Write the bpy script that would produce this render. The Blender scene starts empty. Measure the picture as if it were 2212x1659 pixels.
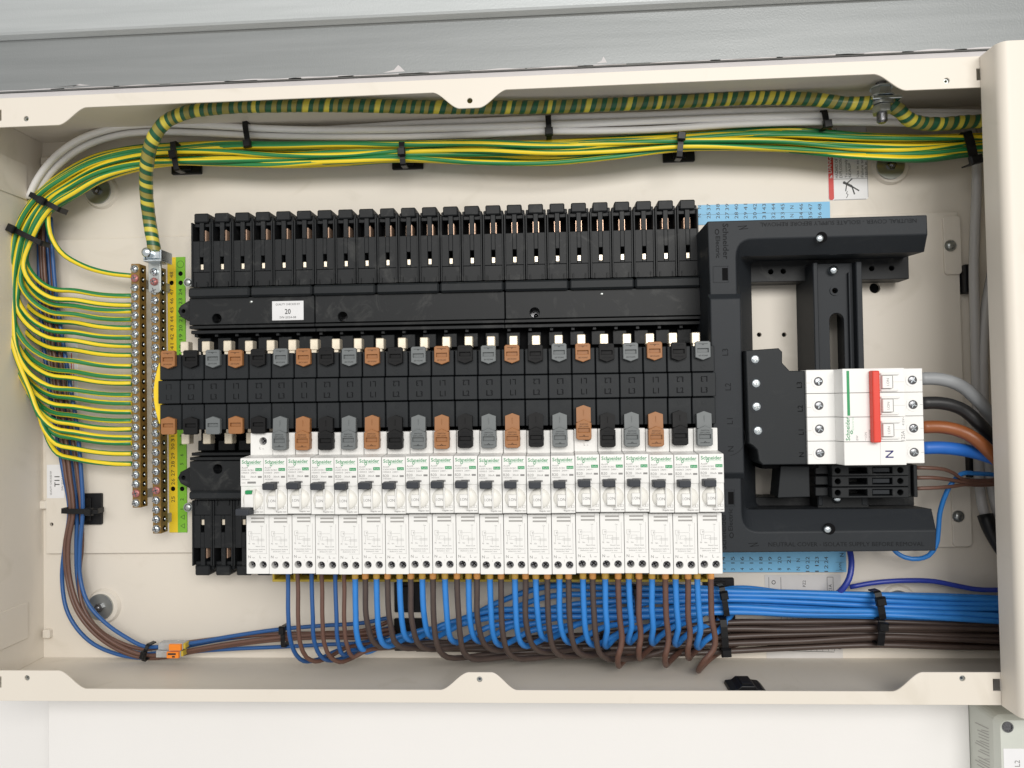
import bpy, bmesh, math, random
from mathutils import Vector, Matrix
random.seed(7)
SC = bpy.context.scene
COL = SC.collection
S = 0.001                                   # all lengths below are millimetres

# ------------------------------------------------------------------ camera
F, CX, CY, DIST = 1600.0, 1106.0, 829.5, 660.0
rv = Vector((28564.0, -566.0, -F)).normalized()
uvv = Vector((-906.0, -66829.0, F)); uvv = (uvv - rv * uvv.dot(rv)).normalized()
nv = rv.cross(-uvv)
cam = bpy.data.cameras.new('camera')
cam.sensor_width = 36.0
cam.lens = 36.0 * F / 2212.0
cam.clip_start = 0.01
cam.clip_end = 50.0
camo = bpy.data.objects.new('camera', cam)
COL.objects.link(camo)
cxv = Vector((rv[0], nv[0], uvv[0])); cyv = -Vector((rv[1], nv[1], uvv[1])); czv = -Vector((rv[2], nv[2], uvv[2]))
M = Matrix(((cxv[0], cyv[0], czv[0], 0), (cxv[1], cyv[1], czv[1], -DIST * S), (cxv[2], cyv[2], czv[2], 0), (0, 0, 0, 1)))
camo.matrix_world = M
SC.camera = camo
SC.render.resolution_x, SC.render.resolution_y = 1024, 768

# ------------------------------------------------------------------ light
world = bpy.data.worlds.new('World'); SC.world = world; world.use_nodes = True
bgn = world.node_tree.nodes['Background']
bgn.inputs['Color'].default_value = (1.0, 0.985, 0.96, 1); bgn.inputs['Strength'].default_value = 0.50
def area(name, loc, target, sx, sy, power, color):
    l = bpy.data.lights.new(name, 'AREA'); l.shape = 'RECTANGLE'; l.size = sx; l.size_y = sy
    l.energy = power; l.color = color
    o = bpy.data.objects.new(name, l); COL.objects.link(o)
    o.location = loc
    o.rotation_euler = (Vector(target) - Vector(loc)).to_track_quat('-Z', 'Y').to_euler()
    return o
area('room_lamp', (0.62, -2.3, 0.70), (0, 0, 0.0), 1.5, 0.9, 35, (1.0, 0.975, 0.935))
area('left_fill_lamp', (-0.7, -2.4, 0.8), (0, 0, 0.0), 1.2, 0.6, 7, (1.0, 0.98, 0.95))  # weaker fill light added from the left
vs = SC.view_settings
vs.view_transform = 'Standard'; vs.look = 'None'; vs.gamma = 1.0; vs.exposure = 0.22; vs.use_curve_mapping = False
SC.render.engine = 'CYCLES'

# ------------------------------------------------------------------ coordinates
def uv(u, v, h):
    """point of the photograph (2212 wide) on the plane h mm in front of the back panel -> board x, z in mm"""
    d = Vector((u - CX, v - CY, F)); t = (DIST - h) / d.dot(nv); p = d * t
    return p.dot(rv), p.dot(uvv)
ROT, PX = 0.005, -306.0                     # the busbar chassis hangs turned by a third of a degree
def C(u, v, h):
    X, Z = uv(u, v, h); dx = X - PX
    return dx * math.cos(ROT) - Z * math.sin(ROT), dx * math.sin(ROT) + Z * math.cos(ROT)
def unC(x, z):
    return PX + x * math.cos(ROT) + z * math.sin(ROT), -x * math.sin(ROT) + z * math.cos(ROT)
def zc(v, h, u=435): return C(u, v, h)[1]
def xc(u, h, v=900): return C(u, v, h)[0]
def wx(u, v, h): return uv(u, v, h)[0]
def wz(u, v, h): return uv(u, v, h)[1]
def P(u, v, h):
    x, z = uv(u, v, h); return Vector((x, -h, z)) * S

# ------------------------------------------------------------------ materials
def lin(c):
    return tuple((x / 255 / 12.92) if x / 255 <= 0.04045 else ((x / 255 + 0.055) / 1.055) ** 2.4 for x in c)
def node_mat(name):
    m = bpy.data.materials.new(name); m.use_nodes = True
    nt = m.node_tree
    return m, nt, nt.nodes['Principled BSDF']
def mat(name, col, rough=0.5, metal=0.0, var=0.06, scale=60.0, bump=0.0, bscale=900.0, spec=0.5, coat=0.0, rvar=0.1, trans=0.0):
    m, nt, b = node_mat(name)
    tc = nt.nodes.new('ShaderNodeTexCoord')
    n1 = nt.nodes.new('ShaderNodeTexNoise'); n1.inputs['Scale'].default_value = scale; n1.inputs['Detail'].default_value = 5
    nt.links.new(tc.outputs['Object'], n1.inputs['Vector'])
    mr = nt.nodes.new('ShaderNodeMapRange'); mr.inputs['To Min'].default_value = 1 - var; mr.inputs['To Max'].default_value = 1 + var
    mr.inputs['From Min'].default_value = 0.25; mr.inputs['From Max'].default_value = 0.75
    nt.links.new(n1.outputs['Fac'], mr.inputs['Value'])
    vm = nt.nodes.new('ShaderNodeVectorMath'); vm.operation = 'SCALE'; vm.inputs[0].default_value = col
    nt.links.new(mr.outputs['Result'], vm.inputs['Scale'])
    nt.links.new(vm.outputs['Vector'], b.inputs['Base Color'])
    mr2 = nt.nodes.new('ShaderNodeMapRange'); mr2.inputs['To Min'].default_value = max(0.02, rough - rvar); mr2.inputs['To Max'].default_value = min(1, rough + rvar)
    nt.links.new(n1.outputs['Fac'], mr2.inputs['Value'])
    nt.links.new(mr2.outputs['Result'], b.inputs['Roughness'])
    b.inputs['Metallic'].default_value = metal
    b.inputs['Specular IOR Level'].default_value = spec
    b.inputs['Coat Weight'].default_value = coat
    b.inputs['Transmission Weight'].default_value = trans
    if bump > 0:
        n2 = nt.nodes.new('ShaderNodeTexNoise'); n2.inputs['Scale'].default_value = bscale; n2.inputs['Detail'].default_value = 3
        nt.links.new(tc.outputs['Object'], n2.inputs['Vector'])
        bp = nt.nodes.new('ShaderNodeBump'); bp.inputs['Strength'].default_value = bump; bp.inputs['Distance'].default_value = 0.0004
        nt.links.new(n2.outputs['Fac'], bp.inputs['Height'])
        nt.links.new(bp.outputs['Normal'], b.inputs['Normal'])
    return m
def smudged_black(name, col, rough, amount):
    """black plastic with pale rub marks and finger dust"""
    m, nt, b = node_mat(name)
    tc = nt.nodes.new('ShaderNodeTexCoord')
    geo = nt.nodes.new('ShaderNodeNewGeometry')
    n1 = nt.nodes.new('ShaderNodeTexNoise'); n1.inputs['Scale'].default_value = 38; n1.inputs['Detail'].default_value = 8; n1.inputs['Roughness'].default_value = 0.7; n1.inputs['Distortion'].default_value = 1.2
    nt.links.new(geo.outputs['Position'], n1.inputs['Vector'])
    cr = nt.nodes.new('ShaderNodeValToRGB'); cr.color_ramp.elements[0].position = 0.55; cr.color_ramp.elements[1].position = 0.80
    nt.links.new(n1.outputs['Fac'], cr.inputs['Fac'])
    ml = nt.nodes.new('ShaderNodeMath'); ml.operation = 'MULTIPLY'; ml.inputs[1].default_value = amount
    nt.links.new(cr.outputs['Color'], ml.inputs[0])
    mx = nt.nodes.new('ShaderNodeMix'); mx.data_type = 'RGBA'
    mx.inputs['A'].default_value = (*col, 1); mx.inputs['B'].default_value = (0.17, 0.17, 0.16, 1)
    nt.links.new(ml.outputs[0], mx.inputs['Factor'])
    nt.links.new(mx.outputs['Result'], b.inputs['Base Color'])
    b.inputs['Roughness'].default_value = rough; b.inputs['Specular IOR Level'].default_value = 0.30
    n2 = nt.nodes.new('ShaderNodeTexNoise'); n2.inputs['Scale'].default_value = 1500
    nt.links.new(geo.outputs['Position'], n2.inputs['Vector'])
    bp = nt.nodes.new('ShaderNodeBump'); bp.inputs['Strength'].default_value = 0.18; bp.inputs['Distance'].default_value = 0.0003
    nt.links.new(n2.outputs['Fac'], bp.inputs['Height']); nt.links.new(bp.outputs['Normal'], b.inputs['Normal'])
    return m
def striped(name):
    """green insulation with two lengthwise yellow stripes, slowly twisting"""
    m, nt, b = node_mat(name)
    uvn = nt.nodes.new('ShaderNodeUVMap'); uvn.uv_map = 'UVMap'
    sp = nt.nodes.new('ShaderNodeSeparateXYZ'); nt.links.new(uvn.outputs['UV'], sp.inputs[0])
    oi = nt.nodes.new('ShaderNodeObjectInfo')
    nz = nt.nodes.new('ShaderNodeTexNoise'); nz.noise_dimensions = '2D'; nz.inputs['Scale'].default_value = 1.0
    cb = nt.nodes.new('ShaderNodeCombineXYZ')
    k = nt.nodes.new('ShaderNodeMath'); k.operation = 'MULTIPLY'; k.inputs[1].default_value = 2.8
    nt.links.new(sp.outputs['Y'], k.inputs[0]); nt.links.new(k.outputs[0], cb.inputs[0])
    k2 = nt.nodes.new('ShaderNodeMath'); k2.operation = 'MULTIPLY'; k2.inputs[1].default_value = 50.0
    nt.links.new(oi.outputs['Random'], k2.inputs[0]); nt.links.new(k2.outputs[0], cb.inputs[1])
    nt.links.new(cb.outputs[0], nz.inputs['Vector'])
    a = nt.nodes.new('ShaderNodeMath'); a.operation = 'MULTIPLY_ADD'; a.inputs[1].default_value = 1.6
    nt.links.new(nz.outputs['Fac'], a.inputs[0]); nt.links.new(sp.outputs['X'], a.inputs[2])
    a2 = nt.nodes.new('ShaderNodeMath'); a2.operation = 'ADD'; nt.links.new(a.outputs[0], a2.inputs[0]); nt.links.new(oi.outputs['Random'], a2.inputs[1])
    d = nt.nodes.new('ShaderNodeMath'); d.operation = 'MULTIPLY'; d.inputs[1].default_value = 2.0; nt.links.new(a2.outputs[0], d.inputs[0])
    f = nt.nodes.new('ShaderNodeMath'); f.operation = 'FRACT'; nt.links.new(d.outputs[0], f.inputs[0])
    g = nt.nodes.new('ShaderNodeMath'); g.operation = 'LESS_THAN'; g.inputs[1].default_value = 0.47; nt.links.new(f.outputs[0], g.inputs[0])
    mx = nt.nodes.new('ShaderNodeMix'); mx.data_type = 'RGBA'
    mx.inputs['A'].default_value = (0.018, 0.20, 0.058, 1); mx.inputs['B'].default_value = (0.82, 0.62, 0.02, 1)
    nt.links.new(g.outputs[0], mx.inputs['Factor']); nt.links.new(mx.outputs['Result'], b.inputs['Base Color'])
    b.inputs['Roughness'].default_value = 0.42
    return m
def taped(name):
    """green and yellow tape wound round a thick cable"""
    m, nt, b = node_mat(name)
    uvn = nt.nodes.new('ShaderNodeUVMap'); uvn.uv_map = 'UVMap'
    sp = nt.nodes.new('ShaderNodeSeparateXYZ'); nt.links.new(uvn.outputs['UV'], sp.inputs[0])
    nz = nt.nodes.new('ShaderNodeTexNoise'); nz.inputs['Scale'].default_value = 14.0; cbv = nt.nodes.new('ShaderNodeCombineXYZ'); nt.links.new(sp.outputs['Y'], cbv.inputs[1]); nt.links.new(cbv.outputs[0], nz.inputs['Vector'])
    nz.inputs['Scale'].default_value = 45.0
    a = nt.nodes.new('ShaderNodeMath'); a.operation = 'MULTIPLY_ADD'; a.inputs[1].default_value = 122.0
    nt.links.new(sp.outputs['Y'], a.inputs[0]); nt.links.new(sp.outputs['X'], a.inputs[2])
    a2 = nt.nodes.new('ShaderNodeMath'); a2.operation = 'MULTIPLY_ADD'; a2.inputs[1].default_value = 1.1
    nt.links.new(nz.outputs['Fac'], a2.inputs[0]); nt.links.new(a.outputs[0], a2.inputs[2])
    f = nt.nodes.new('ShaderNodeMath'); f.operation = 'FRACT'; nt.links.new(a2.outputs[0], f.inputs[0])
    fl = nt.nodes.new('ShaderNodeMath'); fl.operation = 'FLOOR'; nt.links.new(a2.outputs[0], fl.inputs[0])
    wn = nt.nodes.new('ShaderNodeTexWhiteNoise'); wn.noise_dimensions = '1D'; nt.links.new(fl.outputs[0], wn.inputs['W'])
    cr = nt.nodes.new('ShaderNodeValToRGB'); cr.color_ramp.interpolation = 'CONSTANT'
    e = cr.color_ramp.elements; e[0].position = 0; e[0].color = (0.012, 0.095, 0.042, 1)
    e[1].position = 0.42; e[1].color = (0.27, 0.235, 0.05, 1)
    x = e.new(0.93); x.color = (0.05, 0.06, 0.02, 1)
    nt.links.new(f.outputs[0], cr.inputs['Fac'])
    g = nt.nodes.new('ShaderNodeMath'); g.operation = 'GREATER_THAN'; g.inputs[1].default_value = 0.62; nt.links.new(wn.outputs['Value'], g.inputs[0])
    g2 = nt.nodes.new('ShaderNodeMath'); g2.operation = 'GREATER_THAN'; g2.inputs[1].default_value = 0.50; nt.links.new(f.outputs[0], g2.inputs[0])
    g3 = nt.nodes.new('ShaderNodeMath'); g3.operation = 'MULTIPLY'; nt.links.new(g.outputs[0], g3.inputs[0]); nt.links.new(g2.outputs[0], g3.inputs[1])
    mx = nt.nodes.new('ShaderNodeMix'); mx.data_type = 'RGBA'; mx.inputs['B'].default_value = (0.60, 0.51, 0.06, 1)
    nt.links.new(cr.outputs['Color'], mx.inputs['A']); nt.links.new(g3.outputs[0], mx.inputs['Factor'])
    nt.links.new(mx.outputs['Result'], b.inputs['Base Color'])
    b.inputs['Roughness'].default_value = 0.38
    bp = nt.nodes.new('ShaderNodeBump'); bp.inputs['Strength'].default_value = 0.5; bp.inputs['Distance'].default_value = 0.0006
    nt.links.new(f.outputs[0], bp.inputs['Height']); nt.links.new(bp.outputs['Normal'], b.inputs['Normal'])
    return m
def galvanised(name, k=1.0):
    m, nt, b = node_mat(name)
    geo = nt.nodes.new('ShaderNodeNewGeometry')
    mp = nt.nodes.new('ShaderNodeMapping'); mp.inputs['Scale'].default_value = (3, 60, 60)
    nt.links.new(geo.outputs['Position'], mp.inputs['Vector'])
    n1 = nt.nodes.new('ShaderNodeTexNoise'); n1.inputs['Scale'].default_value = 2.2; n1.inputs['Detail'].default_value = 8
    nt.links.new(mp.outputs[0], n1.inputs['Vector'])
    n2 = nt.nodes.new('ShaderNodeTexNoise'); n2.inputs['Scale'].default_value = 650; n2.inputs['Detail'].default_value = 3
    nt.links.new(geo.outputs['Position'], n2.inputs['Vector'])
    cr = nt.nodes.new('ShaderNodeValToRGB'); e = cr.color_ramp.elements
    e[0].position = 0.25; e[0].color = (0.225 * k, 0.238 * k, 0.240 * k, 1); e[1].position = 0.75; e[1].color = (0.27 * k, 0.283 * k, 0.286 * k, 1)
    nt.links.new(n1.outputs['Fac'], cr.inputs['Fac'])
    nt.links.new(cr.outputs['Color'], b.inputs['Base Color'])
    b.inputs['Metallic'].default_value = 0.35; b.inputs['Roughness'].default_value = 0.42
    bp = nt.nodes.new('ShaderNodeBump'); bp.inputs['Strength'].default_value = 0.25; bp.inputs['Distance'].default_value = 0.0005
    nt.links.new(n2.outputs['Fac'], bp.inputs['Height']); nt.links.new(bp.outputs['Normal'], b.inputs['Normal'])
    return m

def powder(name, col):
    m = mat(name, col, 0.45, var=0.02, scale=9, bump=0.10, bscale=1400)
    nt = m.node_tree; b = nt.nodes['Principled BSDF']
    geo = nt.nodes.new('ShaderNodeNewGeometry')
    n = nt.nodes.new('ShaderNodeTexNoise'); n.inputs['Scale'].default_value = 17; n.inputs['Detail'].default_value = 6; n.inputs['Distortion'].default_value = 1.5
    nt.links.new(geo.outputs['Position'], n.inputs['Vector'])
    cr = nt.nodes.new('ShaderNodeValToRGB'); cr.color_ramp.elements[0].position = 0.60; cr.color_ramp.elements[1].position = 0.72
    cr.color_ramp.elements[0].color = (1, 1, 1, 1); cr.color_ramp.elements[1].color = (0.93, 0.925, 0.91, 1)
    nt.links.new(n.outputs['Fac'], cr.inputs['Fac'])
    mx = nt.nodes.new('ShaderNodeMix'); mx.data_type = 'RGBA'; mx.blend_type = 'MULTIPLY'; mx.inputs['Factor'].default_value = 1.0
    src = b.inputs['Base Color'].links[0].from_socket
    nt.links.new(src, mx.inputs['A']); nt.links.new(cr.outputs['Color'], mx.inputs['B']); nt.links.new(mx.outputs['Result'], b.inputs['Base Color'])
    return m
MT = {
 'cream': powder('cream_powder_coat', (0.70, 0.648, 0.570)),
 'wall': mat('white_painted_wall', (0.77, 0.757, 0.742), 0.75, var=0.02, scale=6, bump=0.12, bscale=500),
 'wallshade': mat('shade_toned_plaster', (0.56, 0.54, 0.545), 0.8, var=0.05, scale=30, bump=0.2, bscale=400),  # wall plaster with its shade mixed into the colour
 'white': mat('white_thermoplastic', (0.78, 0.775, 0.755), 0.42, var=0.012, scale=30),
 'ivory': mat('ivory_thermoplastic', (0.76, 0.745, 0.695), 0.40, var=0.012, scale=30),
 'black': smudged_black('black_thermoplastic', (0.0085, 0.0098, 0.0112), 0.50, 0.30),
 'black2': smudged_black('black_cover_plastic', (0.0115, 0.0138, 0.0160), 0.55, 0.06),
 'frame': smudged_black('charcoal_cover_plastic', (0.0145, 0.0175, 0.0215), 0.55, 0.05),
 'deep': mat('recess_shade_plastic', (0.004, 0.004, 0.0045), 0.8, var=0.02, spec=0.1),  # near-black plastic, also used as painted shade in holes and gaps
 'handle': mat('anthracite_toggle_plastic', (0.030, 0.034, 0.042), 0.5, var=0.08, scale=200, spec=0.35),
 'emboss': mat('dark_moulded_lettering', (0.004, 0.0042, 0.0046), 0.8, var=0.02, spec=0.06),
 'emboss2': mat('faint_moulded_lettering', (0.0065, 0.0075, 0.009), 0.7, var=0.02, spec=0.2),
 'sh_brown': mat('brown_shutter_plastic', (0.30, 0.125, 0.040), 0.50, var=0.05, scale=120),
 'sh_black': mat('black_shutter_plastic', (0.006, 0.006, 0.0065), 0.55, var=0.1, scale=120, spec=0.22),
 'sh_grey': mat('grey_shutter_plastic', (0.130, 0.142, 0.145), 0.50, var=0.05, scale=120),
 'brass': mat('aged_brass', (0.26, 0.155, 0.048), 0.45, metal=0.7, var=0.25, scale=150),
 'zinc': mat('zinc_plated_steel', (0.66, 0.72, 0.76), 0.22, metal=1.0, var=0.12, scale=300),
 'steel': mat('dull_steel', (0.42, 0.44, 0.43), 0.35, metal=0.9, var=0.1, scale=120),
 'darksteel': mat('oiled_dark_screw', (0.20, 0.20, 0.21), 0.28, metal=0.95, var=0.3, scale=700),
 'redscrew': mat('red_marked_screw', (0.42, 0.16, 0.15), 0.35, metal=0.4, var=0.2, scale=500),
 'tin': mat('tinned_contact', (0.84, 0.75, 0.60), 0.30, metal=0.5, var=0.06, scale=200),
 'copper': mat('bright_copper', (0.90, 0.60, 0.43), 0.30, metal=0.45, var=0.05),
 'yellow': mat('yellow_plastic', (0.86, 0.60, 0.02), 0.42, var=0.03),
 'ylabel': mat('yellow_label_stock', (0.84, 0.60, 0.015), 0.5, var=0.02),
 'tray': mat('dull_yellow_plastic', (0.52, 0.38, 0.04), 0.5, var=0.1),
 'glabel': mat('green_label_stock', (0.20, 0.50, 0.035), 0.5, var=0.02),
 'blabel': mat('blue_label_stock', (0.18, 0.47, 0.72), 0.45, var=0.03, scale=30),
 'paper': mat('white_paper_label', (0.76, 0.76, 0.77), 0.55, var=0.02),
 'greyp': mat('pale_grey_paper_label', (0.60, 0.58, 0.56), 0.55, var=0.04),
 'redp': mat('red_print', (0.55, 0.035, 0.03), 0.5, var=0.03),
 'ink': mat('black_ink', (0.02, 0.02, 0.02), 0.5, var=0.02),
 'greyink': mat('grey_ink', (0.23, 0.225, 0.22), 0.5, var=0.02),
 'paleink': mat('pale_grey_ink', (0.48, 0.475, 0.46), 0.5, var=0.02),
 'blueink': mat('navy_ink', (0.01, 0.012, 0.12), 0.5, var=0.02),
 'greenink': mat('green_print', (0.012, 0.26, 0.085), 0.45, var=0.02),
 'palegreen': mat('pale_green_print', (0.40, 0.62, 0.47), 0.5, var=0.02),
 'red': mat('red_toggle_plastic', (0.66, 0.045, 0.025), 0.40, var=0.03),
 'pocket': mat('grey_moulded_pocket', (0.34, 0.33, 0.315), 0.6, var=0.03),
 'blue': mat('blue_insulation', (0.030, 0.215, 0.62), 0.40, var=0.06, scale=90),
 'blue2': mat('dark_blue_insulation', (0.018, 0.088, 0.27), 0.40, var=0.06, scale=90),
 'navy': mat('navy_insulation', (0.025, 0.045, 0.30), 0.35, var=0.06, scale=90),
 'brown': mat('dark_brown_insulation', (0.070, 0.048, 0.040), 0.42, var=0.1, scale=90),
 'brown2': mat('red_brown_insulation', (0.125, 0.062, 0.044), 0.42, var=0.1, scale=90),
 'tailbrown': mat('brown_tail_insulation', (0.25, 0.075, 0.020), 0.38, var=0.05, scale=60),
 'tailgrey': mat('grey_tail_insulation', (0.27, 0.28, 0.29), 0.42, var=0.05, scale=60),
 'tailblack': mat('black_tail_insulation', (0.014, 0.014, 0.015), 0.40, var=0.05, scale=60),
 'tailblue': mat('blue_tail_insulation', (0.015, 0.12, 0.46), 0.42, var=0.05, scale=60),
 'sheath': mat('white_cable_sheath', (0.86, 0.85, 0.855), 0.42, var=0.03, scale=20),
 'greysheath': mat('grey_cable_sheath', (0.42, 0.41, 0.40), 0.45, var=0.04, scale=20),
 'nylon': mat('black_nylon', (0.008, 0.008, 0.009), 0.40, var=0.05, spec=0.3),
 'ferrule': mat('orange_ferrule', (0.74, 0.34, 0.09), 0.40, var=0.06),
 'ferruley': mat('ochre_ferrule', (0.62, 0.38, 0.07), 0.42, var=0.06),
 'orange': mat('orange_lever', (0.85, 0.24, 0.02), 0.40, var=0.03),
 'clear': mat('clear_polycarbonate', (0.66, 0.66, 0.66), 0.20, var=0.04, trans=0.45),
 'box': mat('pale_green_grey_plastic', (0.56, 0.58, 0.53), 0.5, var=0.02),
 'gy': striped('green_yellow_insulation'),
 'tape': taped('green_yellow_tape'),
 'galv': galvanised('galvanised_steel'),
 'galvlid': galvanised('lit_galvanised_lid', 1.8),  # same steel lightened in colour, as if the lid caught more light
}

# ------------------------------------------------------------------ text
_tc = {}
def text_geo(s, bold=False):
    if (s, bold) in _tc: return _tc[(s, bold)]
    c = bpy.data.curves.new('t', 'FONT'); c.body = s; c.size = 1.0; c.resolution_u = 2; c.align_x = 'LEFT'
    if bold: c.offset = 0.012
    o = bpy.data.objects.new('t', c); COL.objects.link(o)
    dg = bpy.context.evaluated_depsgraph_get(); dg.update()
    me = bpy.data.meshes.new_from_object(o.evaluated_get(dg))
    vs_ = [(v.co.x, v.co.y) for v in me.vertices]; fs = [tuple(p.vertices) for p in me.polygons]
    bpy.data.objects.remove(o); bpy.data.curves.remove(c); bpy.data.meshes.remove(me)
    if vs_:
        x0 = min(v[0] for v in vs_); x1 = max(v[0] for v in vs_)
    else: x0 = x1 = 0
    _tc[(s, bold)] = (vs_, fs, x0, x1)
    return _tc[(s, bold)]

# ------------------------------------------------------------------ mesh builder (board mm: x, z, h)
ORG = {}
class MB:
    def __init__(s): s.v = []; s.f = []; s.u = None
    def add(s, vs_, fs):
        o = len(s.v); s.v += vs_; s.f += [tuple(i + o for i in f) for f in fs]; return s
    def box(s, x0, x1, z0, z1, h0, h1, c=0.35):
        if x0 > x1: x0, x1 = x1, x0
        if z0 > z1: z0, z1 = z1, z0
        if h0 > h1: h0, h1 = h1, h0
        c = min(c, (x1 - x0) * .35, (z1 - z0) * .35, (h1 - h0) * .35)
        if c <= 0:
            return s.loft([(x0, z0), (x1, z0), (x1, z1), (x0, z1)], h0, [(x0, z0), (x1, z0), (x1, z1), (x0, z1)], h1)
        r1 = [(x0 + c, z0), (x1 - c, z0), (x1, z0 + c), (x1, z1 - c), (x1 - c, z1), (x0 + c, z1), (x0, z1 - c), (x0, z0 + c)]
        r2 = [(x0 + c, z0 + c), (x1 - c, z0 + c), (x1 - c, z0 + c), (x1 - c, z1 - c), (x1 - c, z1 - c), (x0 + c, z1 - c), (x0 + c, z1 - c), (x0 + c, z0 + c)]
        vs_ = [(a, b, h0) for a, b in r1] + [(a, b, h1 - c) for a, b in r1]
        top = [(x0 + c, z0 + c, h1), (x1 - c, z0 + c, h1), (x1 - c, z1 - c, h1), (x0 + c, z1 - c, h1)]
        vs_ += top
        fs = [tuple(reversed(range(8)))]
        for i in range(8): fs.append((i, (i + 1) % 8, 8 + (i + 1) % 8, 8 + i))
        t = 16
        fs += [(8, 9, t + 1, t), (10, 11, t + 2, t + 1), (12, 13, t + 3, t + 2), (14, 15, t, t + 3),
               (9, 10, t + 1), (11, 12, t + 2), (13, 14, t + 3), (15, 8, t), (t, t + 1, t + 2, t + 3)]
        return s.add(vs_, fs)
    def loft(s, p0, h0, p1, h1, cap0=True, cap1=True):
        n = len(p0)
        ar = sum(p1[i][0] * p1[(i + 1) % n][1] - p1[(i + 1) % n][0] * p1[i][1] for i in range(n))
        if ar < 0: p0 = p0[::-1]; p1 = p1[::-1]
        vs_ = [(a, b, h0) for a, b in p0] + [(a, b, h1) for a, b in p1]
        fs = [(i, (i + 1) % n, n + (i + 1) % n, n + i) for i in range(n)]
        if cap0: fs.append(tuple(reversed(range(n))))
        if cap1: fs.append(tuple(range(n, 2 * n)))
        return s.add(vs_, fs)
    def prism(s, poly, h0, h1): return s.loft(poly, h0, poly, h1)
    def xprism(s, poly, x0, x1):            # poly of (z, h) along x
        n = len(poly)
        vs_ = [(x0, z, h) for z, h in poly] + [(x1, z, h) for z, h in poly]
        return s.add(vs_, [(i, (i + 1) % n, n + (i + 1) % n, n + i) for i in range(n)] + [tuple(reversed(range(n))), tuple(range(n, 2 * n))])
    def zprism(s, poly, z0, z1):            # poly of (x, h) along z
        n = len(poly)
        vs_ = [(x, z0, h) for x, h in poly] + [(x, z1, h) for x, h in poly]
        return s.add(vs_, [(i, (i + 1) % n, n + (i + 1) % n, n + i) for i in range(n)] + [tuple(reversed(range(n))), tuple(range(n, 2 * n))])
    def cyl(s, x, z, r, h0, h1, n=20, r2=None, rz=None):
        r2 = r if r2 is None else r2
        rz = 1.0 if rz is None else rz
        a = [(math.cos(2 * math.pi * i / n), math.sin(2 * math.pi * i / n)) for i in range(n)]
        return s.loft([(x + r * c, z + r * d * rz) for c, d in a], h0, [(x + r2 * c, z + r2 * d * rz) for c, d in a], h1)
    def dome(s, x, z, r, h0, hh, n=16, k=4, rz=1.0):
        vs_, fs = [], []
        for j in range(k):
            t = j / k * math.pi / 2
            for i in range(n):
                a = 2 * math.pi * i / n
                vs_.append((x + r * math.cos(t) * math.cos(a), z + r * rz * math.cos(t) * math.sin(a), h0 + hh * math.sin(t)))
        vs_.append((x, z, h0 + hh))
        for j in range(k - 1):
            for i in range(n): fs.append((j * n + i, j * n + (i + 1) % n, (j + 1) * n + (i + 1) % n, (j + 1) * n + i))
        for i in range(n): fs.append(((k - 1) * n + i, (k - 1) * n + (i + 1) % n, k * n))
        fs.append(tuple(reversed(range(n))))
        return s.add(vs_, fs)
    def ring(s, x, z, r0, r1, h0, h1, n=20, rz=1.0):
        vs_, fs = [], []
        for r, h in ((r0, h0), (r1, h0), (r1, h1), (r0, h1)):
            for i in range(n):
                a = 2 * math.pi * i / n; vs_.append((x + r * math.cos(a), z + r * rz * math.sin(a), h))
        for q in range(4):
            for i in range(n): fs.append((q * n + i, q * n + (i + 1) % n, ((q + 1) % 4) * n + (i + 1) % n, ((q + 1) % 4) * n + i))
        return s.add(vs_, fs)
    def text(s, t, x, z, h, size, rot=0, bold=False, width=None, thick=0.0, align='L'):
        vs_, fs, a, b = text_geo(t, bold)
        sx = size if width is None else width / max(b - a, 1e-6)
        sh = {'L': -a, 'C': -(a + b) / 2, 'R': -b}[align]
        ca, sa = math.cos(math.radians(rot)), math.sin(math.radians(rot))
        out = []
        for px, py in vs_:
            px = (px + sh) * sx; py = py * size
            out.append((x + px * ca - py * sa, z + px * sa + py * ca, h))
        return s.add(out, fs)
    def line(s, x0, z0, x1, z1, w, h):
        d = math.hypot(x1 - x0, z1 - z0); nx, nz = -(z1 - z0) / d * w / 2, (x1 - x0) / d * w / 2
        return s.add([(x0 + nx, z0 + nz, h), (x0 - nx, z0 - nz, h), (x1 - nx, z1 - nz, h), (x1 + nx, z1 + nz, h)], [(0, 1, 2, 3)])
    def rect(s, x0, x1, z0, z1, h): return s.add([(x0, z0, h), (x1, z0, h), (x1, z1, h), (x0, z1, h)], [(0, 1, 2, 3)])
    def mesh(s, name, o, smooth=False, bevel=0.0, fixn=True):
        me = bpy.data.meshes.new(name)
        me.from_pydata([((x - o[0]) * S, -(h - o[2]) * S, (z - o[1]) * S) for x, z, h in s.v], [], s.f)
        if fixn or bevel:
            bm = bmesh.new(); bm.from_mesh(me)
            if fixn: bmesh.ops.recalc_face_normals(bm, faces=bm.faces)
            if bevel:
                ed = [e for e in bm.edges if len(e.link_faces) == 2 and e.calc_face_angle(0) > 0.5]
                bmesh.ops.bevel(bm, geom=ed, offset=bevel * S, segments=2, profile=0.5, affect='EDGES', clamp_overlap=True)
            bm.to_mesh(me); bm.free()
        if smooth:
            me.shade_smooth()
            try: me.set_sharp_from_angle(angle=math.radians(40))
            except Exception: pass
        return me
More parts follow.
